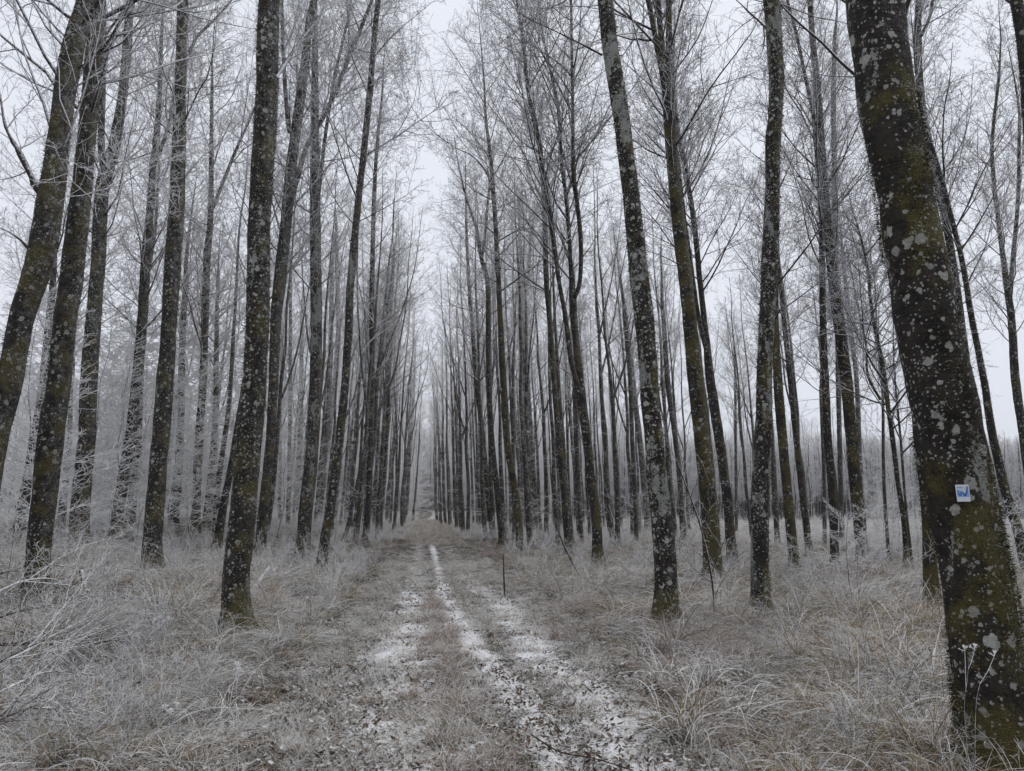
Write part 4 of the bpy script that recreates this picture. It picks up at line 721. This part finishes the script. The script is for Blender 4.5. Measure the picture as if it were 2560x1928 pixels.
# ------------------------------------------------------------------ frosted umbel stalk in front of the thickest trunk
def umbel(label, px, D, heads):
    rg = np.random.RandomState(int(px[0][0])); P = np.array([at_depth(x, y, D) for x, y in px]); P[0, 2] = hgt(P[0, 0], P[0, 1]); base = P[0].copy(); f = smooth_path(P, 20) - base; root = empty("frosted_stalk", base); tag(root, label, "plant", "frosted stalks in the foreground")
    m = MB(); m.tube(f, np.linspace(.0022, .0012, 20), 6, .5)
    m.build("stem", TWIG, root); u = MB(); hs_ = []
    for (x, y) in heads:
        tip = at_depth(x, y, D) - base; j = f[16 + rg.randint(3)]; mid = (tip + j) / 2 + np.array([0, 0, -.01]); pp = smooth_path(np.array([j, mid, tip]), 8); u.tube(pp, np.full(8, .0012), 4, .8)
        d = nrm(rg.randn(9, 3) * .6 + np.array([[0, 0, 1.]])); ray_ = np.stack([tip + d * s for s in (0, .011, .02)], 1); u.tube(ray_, np.tile([.0007, .0008, .0014], (9, 1)), 4, .9)
        d2 = nrm(d.repeat(3, 0) + rg.randn(27, 3) * .6); e0 = ray_[:, 2].repeat(3, 0); u.tube(np.stack([e0, e0 + d2 * .005, e0 + d2 * .010], 1), np.tile([.0012, .0014, .0006], (27, 1)), 4, 1.)
    u.build("umbels", TWIGN, root)
umbel("white frosted umbel stalk in front of the thickest trunk", [(2425, 1925), (2412, 1800), (2418, 1700), (2422, 1650)], 3.5, [(2412, 1628), (2436, 1624)])
umbel("thin frosted stalk right of the umbel before the thickest trunk", [(2412, 1925), (2440, 1760), (2470, 1690)], 3.55, [(2486, 1640)])
umbel("frosted umbel stalk left of the thickest left trunk's foot", [(335, 1680), (360, 1620), (385, 1570)], 7.0, [(385, 1552), (400, 1546), (412, 1556), (420, 1548)])
umbel("tall frosted stalk in the grass at the lower left", [(600, 1900), (590, 1780), (592, 1700)], 4.4, [(592, 1665), (598, 1680)])
umbel("bent frosted stalk at the lower left edge of the track", [(480, 1925), (490, 1840), (470, 1780), (430, 1772)], 4.2, [(412, 1774), (440, 1768), (425, 1784)])
# ------------------------------------------------------------------ the trail plate
def plate():
    root_t, TP, TR, D = BIG; c0 = at_depth(2407, 1233, D); i = int(np.argmin(np.abs(TP[:, 2] - c0[2]))); d = depth_of(TP[i]) - TR[i] * 1.05 - .012
    c = at_depth(2407, 1233, d); th = R(2.0); ex = rt * math.cos(th * .15) + upv * math.sin(th * .15); ez = upv * math.cos(th) - rt * math.sin(th); ey = nrm(np.cross(ez, ex)); s = d / FPX * 1.0
    o = empty("trail_plate", c); tag(o, "small white and blue waymark plate with a wavy letter W nailed to the thickest trunk", "sign")
    h, hw = 20.8 * s, 16.6 * s
    def shape(name, outline, y0, y1, mat):                     # outline in plate units: x -1..1, z -1..1
        pts = np.array(outline); V = []
        for yy in (y0, y1): V.append(pts[:, :1] * hw * ex + pts[:, 1:2] * h * ez - yy * ey * 1.0)
        me = bpy.data.meshes.new(name); n = len(pts); vv = np.vstack(V); me.from_pydata(vv.tolist(), [], [list(range(n))[::-1], [n + k for k in range(n)]] + [[k, (k + 1) % n, n + (k + 1) % n, n + k] for k in range(n)]); me.materials.append(mat)
        q = bpy.data.objects.new(name, me); COL.objects.link(q); q.parent = o; return q
    def rr(x0, z0, x1, z1, r=.07):
        L = []
        for cx, cz, a0 in ((x1 - r, z1 - r, 0), (x0 + r, z1 - r, 90), (x0 + r, z0 + r, 180), (x1 - r, z0 + r, 270)): L += [(cx + r * math.cos(R(a0 + k * 30)), cz + r * math.sin(R(a0 + k * 30))) for k in range(4)]
        return L
    sgn = 1 if np.dot(-ey, CAM - c) > 0 else -1
    def sh(n_, ol, a, b_, m_): return shape(n_, ol, a * sgn, b_ * sgn, m_)
    WH, PL, LB, DB = flat_mat("plate_white", (.62, .64, .70), .4), flat_mat("plate_pale", (.55, .58, .66), .4), flat_mat("plate_light_blue", (.16, .34, .66), .4), flat_mat("plate_dark_blue", (.02, .07, .30), .4)
    sh("board", rr(-1, -1, 1, 1), 0, .002, WH); sh("picture_field", rr(-.86, -.44, .86, .80, .01), .002, .0024, PL)
    wv = [(-.86, -.43)] + [(.86, -.43), (.86, .30)] + [(x, .05 + .27 * math.cos((x + .45) * 2.4)) for x in np.linspace(.80, -.84, 20)]
    wv = [(-.85, -.43), (.85, -.43), (.85, .42)] + [(.62, .12), (.4, .02), (.2, .03), (0, .14), (-.2, .26), (-.4, .33), (-.6, .34), (-.75, .30), (-.85, .24)]; sh("blue_wave", wv, .0024, .0028, LB)
    cl = smooth_path(np.array([(-.84, .42, .02), (-.72, .05, .08), (-.56, -.22, .11), (-.42, -.26, .12), (-.28, -.02, .11), (-.12, .10, .10), (.02, -.02, .12), (.18, -.28, .15), (.32, -.26, .16), (.52, .10, .16), (.66, .50, .15), (.72, .79, .14)]), 60)
    T = nrm(np.gradient(cl[:, :2], axis=0)); Nn = np.stack([-T[:, 1] * h / hw, T[:, 0]], 1); W = .92 * cl[:, 2:3]; V = []
    A = cl[:, :2] + Nn * W * .62; B_ = cl[:, :2] - Nn * W * .62
    vs = [[*(p[0] * hw * ex + p[1] * h * ez - .0032 * sgn * ey)] for p in np.vstack([A, B_])]; n = 60; me = bpy.data.meshes.new("letter_w"); me.from_pydata(vs, [], [[k, k + 1, n + k + 1, n + k] for k in range(n - 1)]); me.materials.append(DB)
    q = bpy.data.objects.new("letter_w", me); COL.objects.link(q); q.parent = o; sol = q.modifiers.new("t", 'SOLIDIFY'); sol.thickness = .0004
    sh("caption_line", rr(-.80, .60, .02, .67, .01), .0024, .0028, DB)
    for zz in (.9, -.9):
        sh("nail", [(.06 * math.cos(R(k * 45)), zz + .05 * math.sin(R(k * 45))) for k in range(8)], .002, .004, PL)
plate()
# ------------------------------------------------------------------ haze
m, t, o_ = newmat("haze_air"); v = t.nodes.new("ShaderNodeVolumePrincipled"); v.inputs['Color'].default_value = (.90, .92, 1.0, 1); v.inputs['Density'].default_value = .00055; t.links.new(v.outputs[0], o_.inputs['Volume'])
hb = MB(); hb.box(np.array([0, 300, 30.]), np.array([850, 650, 60.])); HZ = hb.build("haze", m, smooth=False); HZ.scale.z = 1; tag(HZ, "thin cold mist hanging between the trees", kind='stuff')
